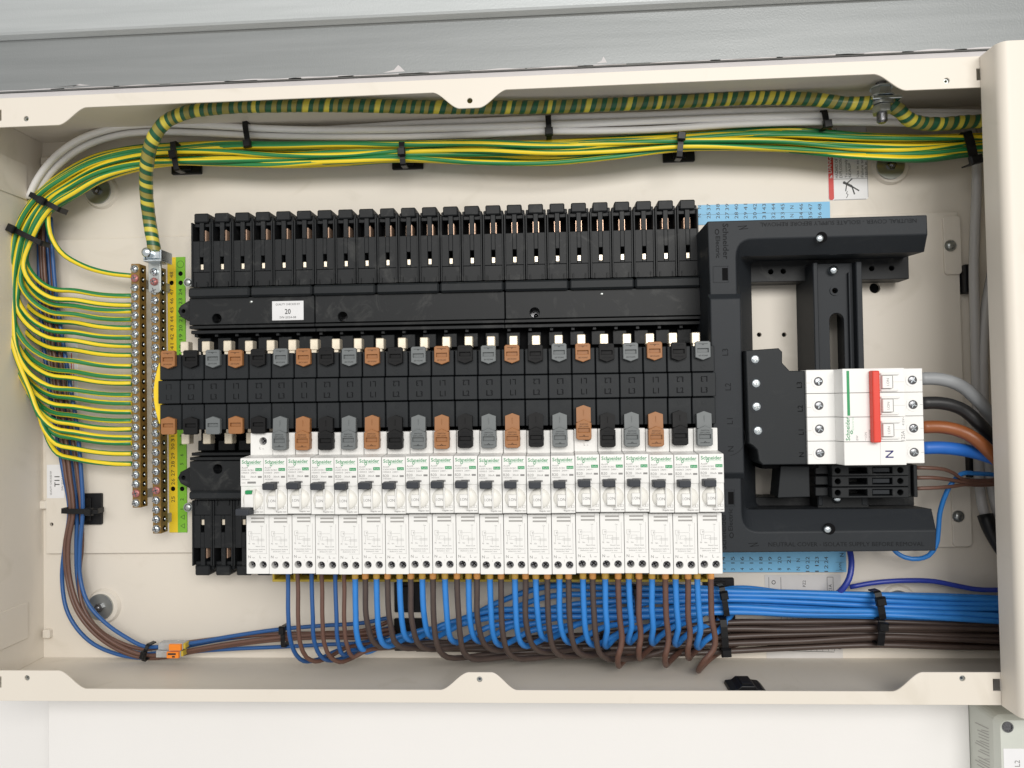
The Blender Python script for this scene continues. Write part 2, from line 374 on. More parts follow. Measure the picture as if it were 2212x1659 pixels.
    def build(s, name, m, parent=None, smooth=False, bevel=0.0, fixn=True, label=None, cat=None, group=None, kind=None, chassis=False):
        if parent is not None: o = ORG[parent]
        else:
            xs = [v[0] for v in s.v]; zs = [v[1] for v in s.v]; hs = [v[2] for v in s.v]
            o = ((min(xs) + max(xs)) / 2, min(zs), min(hs))
        me = s.mesh(name, o, smooth, bevel, fixn)
        me.materials.append(MT[m])
        ob = bpy.data.objects.new(name, me); COL.objects.link(ob)
        ORG[ob] = o
        if parent is not None: ob.parent = parent
        else: place(ob, o, chassis)
        tag(ob, label, cat, group, kind)
        return ob
def place(ob, o, chassis):
    if chassis:
        X, Z = unC(o[0], o[1]); ob.rotation_euler = (0, ROT, 0)
    else: X, Z = o[0], o[1]
    ob.location = Vector((X, -o[2], Z)) * S
def tag(ob, label=None, cat=None, group=None, kind=None):
    if label: ob['label'] = label
    if cat: ob['category'] = cat
    if group: ob['group'] = group
    if kind: ob['kind'] = kind
    return ob
def thing(name, label, cat, o, group=None, chassis=False, kind=None):
    ob = bpy.data.objects.new(name, None); COL.objects.link(ob)
    ob.empty_display_size = 0.005
    ORG[ob] = o; place(ob, o, chassis); tag(ob, label, cat, group, kind)
    return ob
def shift_part(src, parent, dx, dz, name=None):
    """another part that shares the mesh of src, moved inside the same thing"""
    c = src.copy(); COL.objects.link(c); c.parent = parent
    c.location = src.location + Vector((dx, 0, dz)) * S
    ORG[c] = ORG[src]
    for ch in src.children:
        d = ch.copy(); COL.objects.link(d); d.parent = c; ORG[d] = ORG[ch]
    return c
def copy_tree(o, parent=None):
    c = o.copy(); COL.objects.link(c); c.parent = parent; ORG[c] = ORG.get(o)
    for ch in list(o.children): copy_tree(ch, c)
    return c
def plate(name, m, outline, holes, h0, h1, parent=None, bevel=0.0, **kw):
    """flat sheet with real holes, extruded between h0 and h1"""
    cu = bpy.data.curves.new('p', 'CURVE'); cu.dimensions = '2D'; cu.fill_mode = 'BOTH'
    for pts in [outline] + holes:
        sp = cu.splines.new('POLY'); sp.points.add(len(pts) - 1); sp.use_cyclic_u = True
        for i, (x, z) in enumerate(pts): sp.points[i].co = (x, z, 0, 1)
    cu.extrude = (h1 - h0) / 2 - bevel; cu.bevel_depth = bevel; cu.bevel_resolution = 0
    if bevel: cu.offset = -bevel
    o = bpy.data.objects.new('p', cu); COL.objects.link(o)
    dg = bpy.context.evaluated_depsgraph_get(); dg.update()
    me = bpy.data.meshes.new_from_object(o.evaluated_get(dg))
    b = MB(); b.add([(v.co.x, v.co.y, v.co.z + (h0 + h1) / 2) for v in me.vertices], [tuple(p.vertices) for p in me.polygons])
    bpy.data.objects.remove(o); bpy.data.curves.remove(cu); bpy.data.meshes.remove(me)
    return b.build(name, m, parent, fixn=False, **kw)
def circ(x, z, r, n=24): return [(x + r * math.cos(2 * math.pi * i / n), z + r * math.sin(2 * math.pi * i / n)) for i in range(n)]
def rectp(x0, x1, z0, z1): return [(x0, z0), (x1, z0), (x1, z1), (x0, z1)]
def rrect(x0, x1, z0, z1, r, n=5):
    o = []
    for cx_, cz_, a0 in ((x1 - r, z0 + r, -90), (x1 - r, z1 - r, 0), (x0 + r, z1 - r, 90), (x0 + r, z0 + r, 180)):
        for i in range(n + 1):
            a = math.radians(a0 + 90 * i / n); o.append((cx_ + r * math.cos(a), cz_ + r * math.sin(a)))
    return o
ORDS = ['first', 'second', 'third', 'fourth', 'fifth', 'sixth', 'seventh', 'eighth', 'ninth', 'tenth', 'eleventh', 'twelfth', 'thirteenth', 'fourteenth', 'fifteenth',
        'sixteenth', 'seventeenth', 'eighteenth', 'nineteenth', 'twentieth', 'twenty-first', 'twenty-second', 'twenty-third', 'twenty-fourth', 'twenty-fifth', 'twenty-sixth', 'twenty-seventh', 'twenty-eighth']

# ------------------------------------------------------------------ tubes
def spline(pts, step=0.004):
    n = len(pts); out = []
    for i in range(n - 1):
        p0 = pts[max(i - 1, 0)]; p1 = pts[i]; p2 = pts[i + 1]; p3 = pts[min(i + 2, n - 1)]
        d1 = max((p2 - p1).length, 1e-6); d0 = max((p1 - p0).length, 1e-6) if i > 0 else d1; d2 = max((p3 - p2).length, 1e-6) if i < n - 2 else d1
        m1 = (p2 - p1); m2 = (p2 - p1)
        if i > 0: m1 = ((p1 - p0) / d0 - (p2 - p0) / (d0 + d1) + (p2 - p1) / d1) * d1
        if i < n - 2: m2 = ((p2 - p1) / d1 - (p3 - p1) / (d1 + d2) + (p3 - p2) / d2) * d1
        k = max(2, int(d1 / step))
        for j in range(k):
            t = j / k
            out.append(p1 * (2 * t**3 - 3 * t**2 + 1) + m1 * (t**3 - 2 * t**2 + t) + p2 * (-2 * t**3 + 3 * t**2) + m2 * (t**3 - t**2))
    out.append(pts[-1])
    return out
def tube(name, m, pts, r, n=10, step=0.004, parent=None, label=None, cat=None, group=None, wob=0.0, rf=None):
    ps = spline(pts, step)
    o = ps[0].copy()
    vs_, fs, us = [], [], []
    t = (ps[1] - ps[0]).normalized()
    nrm = t.cross(Vector((0, 1, 0)))
    if nrm.length < 1e-4: nrm = t.cross(Vector((1, 0, 0)))
    nrm.normalize(); L = 0.0; ls = []
    for i, p in enumerate(ps):
        tt = (ps[min(i + 1, len(ps) - 1)] - ps[max(i - 1, 0)]).normalized()
        nrm = (nrm - tt * nrm.dot(tt)).normalized(); bn = tt.cross(nrm)
        if i: L += (p - ps[i - 1]).length
        ls.append(L)
        rr = r * S * (1 + wob * math.sin(L * 700 + 2 * math.sin(L * 190)))
        if rf: rr *= rf(L)
        for j in range(n):
            a = 2 * math.pi * j / n
            vs_.append(p - o + nrm * (math.cos(a) * rr) + bn * (math.sin(a) * rr))
    for i in range(len(ps) - 1):
        for j in range(n):
            fs.append((i * n + j, i * n + (j + 1) % n, (i + 1) * n + (j + 1) % n, (i + 1) * n + j))
            us += [(j / n, ls[i]), ((j + 1) / n, ls[i]), ((j + 1) / n, ls[i + 1]), (j / n, ls[i + 1])]
    k = len(ps) - 1
    fs.append(tuple(reversed(range(n)))); us += [(0, 0)] * n
    fs.append(tuple(range(k * n, k * n + n))); us += [(0, L)] * n
    me = bpy.data.meshes.new(name); me.from_pydata(vs_, [], fs)
    ul = me.uv_layers.new(name='UVMap')
    for i, w in enumerate(us): ul.data[i].uv = w
    me.shade_smooth(); me.materials.append(MT[m])
    ob = bpy.data.objects.new(name, me); COL.objects.link(ob)
    ob.location = o
    if parent is not None:
        ob.parent = parent; ob.location = o - parent.location
    tag(ob, label, cat, group)
    return ob

# ================================================================== SETTING
ZT, ZB, XL, XR, RIM = 251.0, -227.6, -473.0, 412.0, 94.0
b = MB(); b.box(-1400, 1400, -900, 900, -14, -4, 0); b.build('wall', 'wall', kind='structure')

# galvanised trunking above
tr = thing('steel_trunking', 'long grey galvanised steel trunking with smeared lower edge above the enclosure', 'trunking', (-60, 262, 0))
TH = 6.0
zb0 = wz(1106, 150, TH); z1 = wz(1106, 41, TH); z2 = wz(1106, 22, TH + 8)
b = MB(); b.xprism([(zb0, -3.5), (zb0, TH - 1), (zb0 + 1, TH), (z1, TH), (z1 + 1, TH + 1), (z1 + 1, -3.5)], -1100, 1000); b.build('channel', 'galv', tr)
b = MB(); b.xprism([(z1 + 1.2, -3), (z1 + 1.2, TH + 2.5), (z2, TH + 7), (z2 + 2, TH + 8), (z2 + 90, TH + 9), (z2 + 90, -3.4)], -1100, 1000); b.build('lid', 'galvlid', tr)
b = MB()
zz = zb0
for i in range(20):
    x = -560 + i * 54 + random.uniform(-8, 8); w = random.uniform(40, 90); hh = random.uniform(0.5, 1.6)
    b.prism([(x + w * t, zz + 0.3 + hh * (.4 + .6 * math.sin(3.14 * t)) * (.7 + .3 * math.sin(9 * t + i))) for t in [k / 10 for k in range(11)]] + [(x + w, zz + .2), (x, zz + .2)], TH - .5, TH + .2)
for x, w, hh in ((-148, 20, 8.5), (43, 10, 8), (-455, 34, 4)):
    b.prism([(x, zz + 2), (x + w, zz + 2.4), (x + w * .8, zz + hh * .8), (x + w * .7, zz + hh), (x + w * .5, zz + hh * .5)], TH - .5, TH + .18)
b.build('filler_smear', 'wallshade', tr, kind='stuff')
b = MB(); b.box(-1100, 1000, zb0 - 16, zb0 - 0.3, -3.6, 3, 0.5)
b.build('plaster_ledge', 'wallshade', label='thin plaster ledge in painted shade between the trunking and the enclosure', cat='ledge')

# white panel below
PH = 40.0
xa = wx(104, 1580, PH); xb0 = wx(2096, 1600, PH)
b = MB(); b.box(xa, xb0 - .3, -620, ZB - 4, -3.6, PH, 0.6)
b.build('white_wall_panel', 'wall', label='plain white wall panel fixed below the enclosure', cat='panel')

# grey box low at the right
bx0 = xb0
BH = 78.0
gb = thing('junction_box', 'pale grey plastic box with a screw and white label below the door', 'box', (400, -480, -3))
zt_ = wz(2165, 1553, BH)
b = MB(); b.loft(rrect(bx0, 470, -480, zt_ + 1, 6), -3, rrect(bx0, 470, -480, zt_ + 1, 6), BH - 6).loft(rrect(bx0, 470, -480, zt_ + 1, 6), BH - 6, rrect(bx0 + 2, 468, -478, zt_ - 1, 6), BH)
b.build('housing', 'box', gb)
sx_, sz_ = uv(2176, 1570, BH)
b = MB(); b.ring(sx_, sz_, 3.0, 4.0, BH - .5, BH + 1.0).cyl(sx_, sz_, 2.9, BH - .4, BH + .4); b.build('screw', 'darksteel', gb)
lx, lz = uv(2185, 1617, BH)
b = MB(); b.box(lx - 6, lx + 13, lz - 60, lz, BH, BH + .25, 0.05); lb = b.build('name_label', 'paper', gb)
b = MB(); b.text('91L2', lx + 5.5, lz - 19, BH + .35, 5.5, 90); b.build('printed_text', 'greyink', lb)
b = MB()
for i in range(26):                       # faint code strip on the side face
    zq = zt_ - 12 - i * 2.3; k = random.uniform(6, 20)
    b.add([(bx0 - 0.15, zq, BH - 11), (bx0 - 0.15, zq - .9, BH - 12), (bx0 - 0.15, zq - .9 - 3, BH - 12 - k), (bx0 - 0.15, zq - 3, BH - 11 - k)], [(0, 1, 2, 3)])
b.build('printed_code', 'pocket', gb, kind='stuff')

# ================================================================== ENCLOSURE
en = thing('distribution_board_enclosure', 'shallow cream steel enclosure holding breakers and cables', 'enclosure', (-60, ZB, -3))
b = MB(); b.box(XL, XR, ZB, ZT, -3.5, 0, 0.2); b.build('back_panel', 'cream', en)
b = MB(); b.box(XL, XR, ZT - 1.3, ZT, 0.02, RIM, 0.3); b.build('top_wall', 'cream', en)
b = MB(); b.box(XL, XR, ZB, ZB + 1.3, 0.02, RIM, 0.3); b.build('bottom_wall', 'cream', en)
b = MB(); b.box(XL, XL + 1.3, ZB + 1.32, ZT - 1.32, 0.02, RIM, 0.3); b.build('side_wall', 'cream', en)
b = MB(); b.box(XR - 1.3, XR, ZB + 1.32, ZT - 1.32, 0.02, RIM, 0.3); b.build('side_wall', 'cream', en)
# flanges
def sstep(xa, za, xb, zb_, n=12):
    o = []
    for i in range(n + 1):
        t = i / n; q = t * t * (3 - 2 * t); q = 0.25 * t + 0.75 * q
        o.append((xa + (xb - xa) * t, za + (zb_ - za) * q))
    return o
HR = RIM + 0.7
def lipX(u, v): return wx(u, v, HR)
zw, zn, ztb = wz(66, 273, HR), wz(553, 217, HR), wz(1015, 234, HR)
path = [(XL, ZT + 0.1), (XL, zw)] + sstep(lipX(128, 270), zw, lipX(186, 235), zn) + sstep(lipX(936, 203), zn, lipX(992, 232), ztb) + \
       sstep(lipX(1036, 230), ztb, lipX(1094, 197), zn) + sstep(lipX(1888, 165), zn, lipX(1956, 192), zw) + [(XR, zw), (XR, ZT + 0.1)]
hl = [circ(*uv(57.5, 257, HR), 2.1), circ(*uv(1015, 218, HR), 2.1), circ(*uv(2044, 175, HR), 2.1)]
sl = lambda u, v0, v1: rectp(lipX(u, (v0 + v1) / 2), lipX(u, (v0 + v1) / 2) + 5.5, wz(u, v1, HR), wz(u, v0, HR))
s2 = sl(2108.5, 149, 174); dxs = lipX(4, 248) - 5.5 - s2[0][0]
hl += [s2, [(x + dxs, z) for x, z in s2]]
plate('top_flange', 'cream', path, hl, RIM, RIM + 1.4, en, bevel=0.25)
zw, zn, ztb = wz(66, 1448, HR), wz(553, 1488.5, HR), wz(1030, 1452, HR)
path = [(XL, ZB - 0.1), (XL, zw)] + sstep(lipX(128, 1450), zw, lipX(186, 1487), zn) + sstep(lipX(953, 1488), zn, lipX(1011, 1452), ztb) + \
       sstep(lipX(1063, 1452), ztb, lipX(1116, 1488), zn) + sstep(lipX(1929, 1490), zn, lipX(1991, 1452), zw) + [(XR, zw), (XR, ZB - 0.1)]
hl = [circ(*uv(59.5, 1464, HR), 2.1), circ(*uv(1036, 1467, HR), 2.1), circ(*uv(2078, 1465, HR), 2.1)]
s2 = sl(2144, 1466, 1492)
dxs = lipX(4, 1474) - 5.5 - s2[0][0]
hl += [s2, [(x + dxs, z) for x, z in s2]]
plate('bottom_flange', 'cream', path, hl, RIM, RIM + 1.4, en, bevel=0.25)
for u, v in ((57.5, 257), (2044, 175), (59.5, 1464), (1036, 1467), (2078, 1465)):
    x, z = uv(u, v, HR); b = MB(); b.ring(x, z, 1.0, 2.2, RIM - 3.5, RIM - 0.1, 14); b.build('threaded_insert', 'steel', en, smooth=True)
# raised mounting plate with knockouts
zp1, zp0 = wz(250, 515, 4), wz(250, 1195, 4)
xp0, xp1 = wx(98, 700, 4), wx(2080, 800, 4)
kn = [(1890, 622, 4.5), (1640, 723, 1.9), (1694, 723, 1.9), (1752, 760, 1.7), (111, 1133, 1.7), (116, 586, 1.7)]
holes = [circ(*uv(u, v, 4), r) for u, v, r in kn]
mpl = plate('mounting_plate', 'cream', rectp(xp0, xp1, zp0, zp1), holes, 0.2, 4.0, en, bevel=0.3)
for u, v, r in kn:
    b = MB(); b.cyl(*uv(u, v, 4), r - 0.05, 0.3, 0.8); b.build('knockout_shade', 'deep', en)  # dark disc put in for the shade inside the hole
for (u0, v0, u1, v1, su, sv) in ((2037, 467, 2078, 592, 2055, 530), (2055, 1050, 2100, 1180, 2072, 1116)):
    x0, z1_ = uv(u0, v0, 6); x1, z0_ = uv(u1, v1, 6)
    b = MB(); b.prism(rrect(x0, x1, z0_, z1_, 3), 4.0, 6.2); tb = b.build('fixing_tab', 'cream', en, bevel=0.3)
    x, z = uv(su, sv, 8); b = MB(); b.cyl(x, z, 5.0, 6.2, 7.0, 20).dome(x, z, 3.6, 7.0, 2.0); b.build('screw', 'steel', tb, smooth=True)
# small pressed tabs in the corners of the box
for (u, v) in ((86, 1092), (92, 1373), (88, 345)):
    x, z = uv(u, v, 8); b = MB(); b.box(x - 3, x + 4, z - 4, z + 4, 0.1, 5, 1.0); b.build('pressed_tab', 'cream', en)
for zq in (206, -186):
    b = MB(); b.box(XL + 1.32, XL + 2.4, zq - 16, zq + 16, 22, 60, 0.4).box(XL + 1.32, XL + 3.2, zq - 3, zq + 3, 66, 74, 0.4); b.build('hinge_plate', 'cream', en)
# paint nicks seen as pale dashes on the inside of the flange
# door, folded edge towards us
xd = wx(2142, 820, 97)
zdt, zdb = wz(2120, 121, 97), wz(2166, 1526, 97)
pf = [(xd, 96.0)] + [(xd + 7 - 7 * math.cos(math.radians(a)), 113 + 7 * math.sin(math.radians(a))) for a in range(0, 91, 15)] + \
     [(xd + 22, 120)] + [(xd + 22 + 6 * math.sin(math.radians(a)), 114 + 6 * math.cos(math.radians(a))) for a in range(0, 91, 18)] + [(xd + 28, 96.0)]
b = MB(); b.zprism(pf, zdb, zdt); dr = b.build('door_edge', 'cream', en, smooth=True)
b = MB(); b.box(xd + 28.05, xd + 160, zdb + 1, zdt - 4, 97, 116, 1.0); b.build('door', 'cream', en)

# wall fixings with big washers
def fixing(u, v, label):
    x, z = uv(u, v, 5)
    t = thing('washer_fixing', label, 'fixing', (x, z - 14, 0), 'large washer fixings in the corners')
    b = MB(); b.cyl(x + 1.5, z, 16, 0.05, 3.0, 40, 14.2); b.build('pressed_boss', 'cream', t, smooth=True)
    b = MB(); b.ring(x, z, 3.0, 11.8, 3.05, 4.8, 40); b.build('washer', 'steel', t, smooth=True)
    b = MB(); b.cyl(x, z, 4.0, 3.0, 7.2, 6).dome(x, z, 2.6, 7.2, 2.0, 12); b.build('bolt', 'darksteel', t, smooth=True)
fixing(210, 412, 'steel washer fixing beneath the curve of the green and yellow wires')
fixing(1925, 357, 'steel washer fixing beside the red danger label')
fixing(215, 1312, 'steel washer fixing inside the curve of the brown and blue wires')
fixing(1942, 1306, 'steel washer fixing half hidden behind the blue wire bundle')

# ================================================================== BUSBAR CHASSIS
PT = 18.3
NC = 24
ch = thing('busbar_chassis', 'long black plastic busbar chassis with rows of slots and coloured shutters', 'chassis', (0, zc(1242, 31), 4), chassis=True)
HF = 31.0
xl, xr = -10.5, 23 * PT + 10.5
ztop, zcapb, zwinb, zs1, zs0, zfl, zcol = [zc(v, HF) for v in (461, 481, 521, 555.5, 583, 588, 620)]
zr1, zr0 = zc(621, 38), zc(643, 38)
zm1, zm0 = zc(643.5, 34), zc(702, 34)
zst = zc(721, 30)
lz1, lz0 = zc(996, 34), zc(1061, 34)
lr1, lr0 = zc(1061.5, 38), zc(1080, 38)
lcol, lfl, ls1, ls0, lwin1, lwin0, lbot = [zc(v, HF) for v in (1081, 1113, 1122, 1150, 1184, 1222, 1243)]
b = MB(); b.box(xl + 1, xr - 1, lbot + 4, ztop - 5, 4.1, 14, 1.0); b.build('base_tray', 'deep', ch)

# one way of the upper bank
def way(zlist, sgn, kind):
    """column: face with slot, ribs, window with a T bar, cap. zlist ordered from the foot to the cap"""
    zfoot, zface, zsa, zsb, zwin, zcap, zend = zlist
    w = 8.6
    f = MB()
    lo, hi = min, max
    def bx(x0, x1, za, zb_, h0, h1, c=0.3): f.box(x0, x1, min(za, zb_), max(za, zb_), h0, h1, c)
    bx(-w, w, zfoot, zface, 14.1, HF - 0.7)                       # foot
    bx(-w, -1.65, zface, zwin, 14.1, HF); bx(1.65, w, zface, zwin, 14.1, HF)
    bx(-1.66, 1.66, zface, zsa, 14.1, HF - .02); bx(-1.66, 1.66, zsb, zwin, 14.1, HF - .02)
    bx(-w - .25, -w + 1.1, zfoot, zcap, 14.1, HF + 0.9, .25); bx(w - 1.1, w + .25, zfoot, zcap, 14.1, HF + 0.9, .25)   # ribs
    bx(-2.0, 2.0, zwin, zcap, 14.1, HF - 0.6)                     # T bar
    d = (zcap - zwin)
    bx(-w + 1.1, -2.0, zwin + d * .80, zcap, 14.1, HF - 3); bx(2.0, w - 1.1, zwin + d * .80, zcap, 14.1, HF - 3)
    bx(-6.4, 6.4, zcap, zend, 12.1, HF + 0.5, 0.9)                # cap
    bx(-w, w, zcap + d * .02, zcap + (zend - zcap) * .55, 12.1, HF - 4, .6)
    for s_ in (-1, 1): bx(s_ * 5.2 - .5, s_ * 5.2 + .5, zfoot, zfoot + (zface - zfoot) * .35, HF - 1.2, HF + 0.35, .15)
    c = f.build('neutral_way', 'black', ch)
    g = MB()
    za, zb_ = zwin + d * .03, zwin + d * .62
    st = []
    for s_ in (-1, 1):
        m = MB(); m.box(s_ * 2.3 - .34, s_ * 2.3 + .34, min(za, zb_), max(za, zb_), 14.5, HF - 3.4, .1); st.append(m.build('copper_contact', 'copper', c))
    m = MB(); dd = zsb - zsa
    za, zb_ = (zsa + dd * .02, zsa + dd * .46)
    m.box(-1.5, 1.5, min(za, zb_), max(za, zb_), 15, HF - 1.6, .3); m.build('slot_contact', 'tin', c)
    return c
up = way((zcol, zfl, zs0, zs1, zwinb, zcapb, ztop), 1, 'up')
for i in range(1, NC): shift_part(up, ch, PT * i, 0)
lo_ = way((lcol, lfl, ls1, ls0, lwin1, lwin0, lbot), -1, 'low')
for i in range(1, 6): shift_part(lo_, ch, PT * i, 0)
# ridges, one over every three ways
us = [407, 538, 675, 812, 950, 1090, 1228, 1370, 1515]
for i in range(8):
    x0 = PT * 3 * i - 9.15; b = MB(); b.box(x0 + .35, x0 + PT * 3 - .35, zr0, zr1, 14.1, 38, 1.6); b.build('ridge_cover', 'black2', ch)
for i in range(2):
    x0 = PT * 3 * i - 9.15; b = MB(); b.box(x0 + .35, x0 + PT * 3 - .35, lr0, lr1, 14.1, 38, 1.6); b.build('ridge_cover', 'black2', ch)
# rail covers with screw pockets
ed = [xl + .5, xc(680, 34, 670), xc(1091, 34, 660), xr - .5]
sc = [(468, 688), (740, 684), (1155, 675)]
for i in range(3):
    hx, hz = C(*sc[i], 34)
    cv = plate('rail_cover', 'black', rrect(ed[i] + .4, ed[i + 1] - .4, zm0, zm1, .8, 3), [circ(hx, hz, 4.1)], 14.1, 34, ch, bevel=.4)
    m = MB(); m.cyl(hx, hz, 4.0, 14.2, 15.0).dome(hx + .8, hz - .8, 2.2, 15.0, 3.5, 12); m.build('pocket_screw', 'darksteel', cv, smooth=True)
for dxz in (((543, 652)), ((1300, 635))):
    x, z = C(*dxz, 34); m = MB(); m.dome(x, z, 1.6, 34, .9, 10); m.build('rivet', 'steel', ch, smooth=True)
# stepped lower edge of the covers
for i in range(3):
    m = MB(); m.box(ed[i] - .6, ed[i + 1] - .9, zm0 - 3.0, zm0 - .4, 14.1, 32, .3).box(ed[i] - .6, ed[i + 1] - .9, zst, zm0 - 4.2, 14.1, 29, .4)
    for q in range(int((ed[i + 1] - ed[i]) / PT)):
        m.box(ed[i] + q * PT + 1, ed[i] + q * PT + 4, zst - 2.6, zst + .2, 14.1, 26, .3)
    m.build('cover_lip', 'black', ch)
m = MB(); m.box(xl, PT * 5, lz1 + .4, lz1 + 3.2, 14.1, 32, .3).box(xl, PT * 5, lz1 + 4.2, lz1 + 7, 14.1, 29, .4); m.build('cover_lip', 'black', ch)
hx, hz = C(470, 1013, 34)
cv = plate('rail_cover', 'black', rrect(ed[0] + .4, PT * 6, lz0, lz1, .8, 3), [circ(hx, hz, 4.1)], 14.1, 34, ch, bevel=.4)
m = MB(); m.cyl(hx, hz, 4.0, 14.2, 15.0).dome(hx + .8, hz + .8, 2.2, 15.0, 3.5, 12); m.build('pocket_screw', 'darksteel', cv, smooth=True)
for v in (672, 1032):                     # fixing ears at the left end
    x, z = C(397, v, 20); ear = [(xl + .4, z + 13), (x - 3, z + 5), (x - 5.5, z), (x - 3, z - 5), (xl + .4, z - 13)]
    plate('fixing_ear', 'black', ear, [circ(x - .5, z, 1.7, 14)], 9, 20, ch, bevel=.4)
for v in (609, 1097):
    x, z = C(407, v, 24); m = MB(); m.cyl(x - 1.5, z, 4.0, 12, 22, 18).dome(x - 1.5, z, 3.4, 22, 1.6, 14); m.build('end_screw', 'steel', ch, smooth=True)
# moulded steps in the deep channel beside the tabs
m = MB(); m.box(-8.6, 3.2, zst - 15, zst - 3, 14.1, 21, .5); cs0 = m.build('channel_step', 'black', ch)
for i in range(1, NC): shift_part(cs0, ch, PT * i, 0)
m = MB(); m.box(-8.6, 6.5, lz1 + 8, lz1 + 17, 14.1, 21, .5); cs0 = m.build('channel_step', 'black', ch)
for i in range(1, 5): shift_part(cs0, ch, PT * i, 0)

# phase covers
zA1, zA0, zB0, zC0 = zc(767, 84, 362), zc(821.5, 86, 362), zc(873, 86, 362), zc(929, 84, 362)
pc = None
m = MB(); m.box(-8.75, 8.75, zA0 + .4, zA1, 14.2, 84, .5).box(-8.85, 8.85, zB0 + .35, zA0 - .35, 14.2, 86.6, .5).box(-8.75, 8.75, zC0, zB0 - .4, 14.2, 84, .5)
m.ring(0, zA0 + 4.2, 1.3, 1.75, 84, 84.15, 14).ring(0, zB0 - 4.2, 1.3, 1.75, 84, 84.15, 14)
pcm = m.build('phase_cover', 'black2', ch)
em = []
for q in range(3):
    m = MB(); t = 'L%d' % (q + 1)
    m.text(t, 0, zB0 + 3.2, 86.68, 6.2, 0, align='C').text(t, 0, zA0 - 3.2, 86.68, 6.2, 180, align='C'); em.append(m)
for i in range(NC):
    p = pcm if i == 0 else shift_part(pcm, ch, PT * i, 0)
    if i < 3:
        e = em[i].build('moulded_lettering', 'emboss2', p); em[i] = e
    else:
        e = em[i % 3].copy(); COL.objects.link(e); e.parent = p; ORG[e] = ORG[p]
m = MB()
for i in range(NC - 1): m.box(PT * i + 8.86, PT * i + 9.44, zC0 + 1, zA1 - 1, 14.2, 79, .1)
m.build('gap_shade_fill', 'deep', ch, kind='stuff')  # dark filler standing for the shade in the gaps between covers
# yellow curved end cap
ya = [(-8.9, zA1 - 5)]
for i in range(13):
    t = i / 12; ya.append((-8.9 - 7.4 * math.sin(math.pi * (0.12 + 0.76 * t)) , zA1 - 6 + (zC0 + 5 - zA1 + 6) * t))
ya.append((-8.9, zC0 + 4))
m = MB(); m.prism(ya, 30, 80); m.build('end_cap', 'yellow', ch, bevel=.5)
# busbar tabs
zt1, zt0 = zc(737, 58, 444), zc(772, 58, 444)
xt = [xc(u, 58, 750) for u in (444, 1504)]
pt = (xt[1] - xt[0]) / 22
m = MB(); m.box(-3.4, 3.4, zt1 - 9.2, zt1, 50, 58, .6).box(-2.6, 2.0, zt0 - 4, zt1 - 9.0, 50, 57.6, .3)
tb0 = m.build('busbar_tab', 'tin', ch)
tb0.location = Vector((xt[0] - pt, 0, 0)) * S
for i in range(1, NC):
    t = tb0.copy(); COL.objects.link(t); t.parent = ch; t.location = Vector((xt[0] + pt * (i - 1), 0, random.uniform(-.2, .2))) * S
zt2, zt3 = zc(925, 58, 450), zc(959, 58, 450)
m = MB(); m.box(-3.4, 3.4, zt3, zt3 + 9.2, 50, 58, .6).box(-2.0, 2.0, zt3 + 9, zt2 + 3, 50, 57.6, .3)
tb1 = m.build('busbar_tab', 'tin', ch); tb1.location = Vector((xt[0] - pt + .6, 0, 0)) * S
for i in range(1, 5):
    t = tb1.copy(); COL.objects.link(t); t.parent = ch; t.location = Vector((xt[0] + .6 + pt * (i - 1), 0, 0)) * S
# coloured shutters
cols = ['sh_brown', 'sh_black', 'sh_grey']
su1, sus, sut = zc(757.5, 88, 362), zc(790.5, 88, 362), zc(796.5, 88, 362)
sl1, sl0 = zc(772.5, 88, 362), zc(780.5, 88, 362)
lt, lsh, lb_ = zc(901, 88, 362), zc(906.5, 88, 362), zc(939.5, 88, 362)
ll1, ll0 = zc(916, 88, 362), zc(923.5, 88, 362)
W = 5.75
def shut_up(cm, i):
    o = [(-W, sus), (0, sut), (W, sus), (W, su1 - 1), (W - 1.2, su1), (-W + 1.2, su1), (-W, su1 - 1)]
    s_ = plate('shutter', cm, o, [rectp(-4.2, 4.2, sl0, sl1)], 84.2, 88, ch, bevel=.3)
    m = MB(); m.box(-4.15, 4.15, sl0 + .05, sl1 - .05, 84.2, 86.3, .05); m.build('shutter_window', cm, s_)
    m = MB(); m.text('SWITCH OFF', 0, sl0 - 2.0, 88.06, 1.5, 180, align='C', width=7).line(-3.6, su1 - 2.0, 3.6, su1 - 2.0, .25, 88.06).line(-.8, su1 - 2, 0, su1 - 3, .25, 88.06).line(.8, su1 - 2, 0, su1 - 3, .25, 88.06)
    m.build('moulded_lettering', 'emboss2', s_)
    return s_
def shut_lo(cm, i):
    o = [(-W, lsh), (0, lt), (W, lsh), (W, lb_ + 1), (W - 1.2, lb_), (-W + 1.2, lb_), (-W, lb_ + 1)]
    s_ = plate('shutter', cm, o, [rectp(-4.2, 4.2, ll0, ll1)], 84.2, 88, ch, bevel=.3)
    m = MB(); m.box(-4.15, 4.15, ll0 + .05, ll1 - .05, 84.2, 86.3, .05); m.build('shutter_window', cm, s_)
    return s_
k1, k0 = zc(898.5, 90, 610), zc(934, 90, 610)
kb = zc(972, 91, 610)
kw1, kw0 = zc(947.5, 91, 610), zc(956, 91, 610)
kc = zc(931, 91, 610)
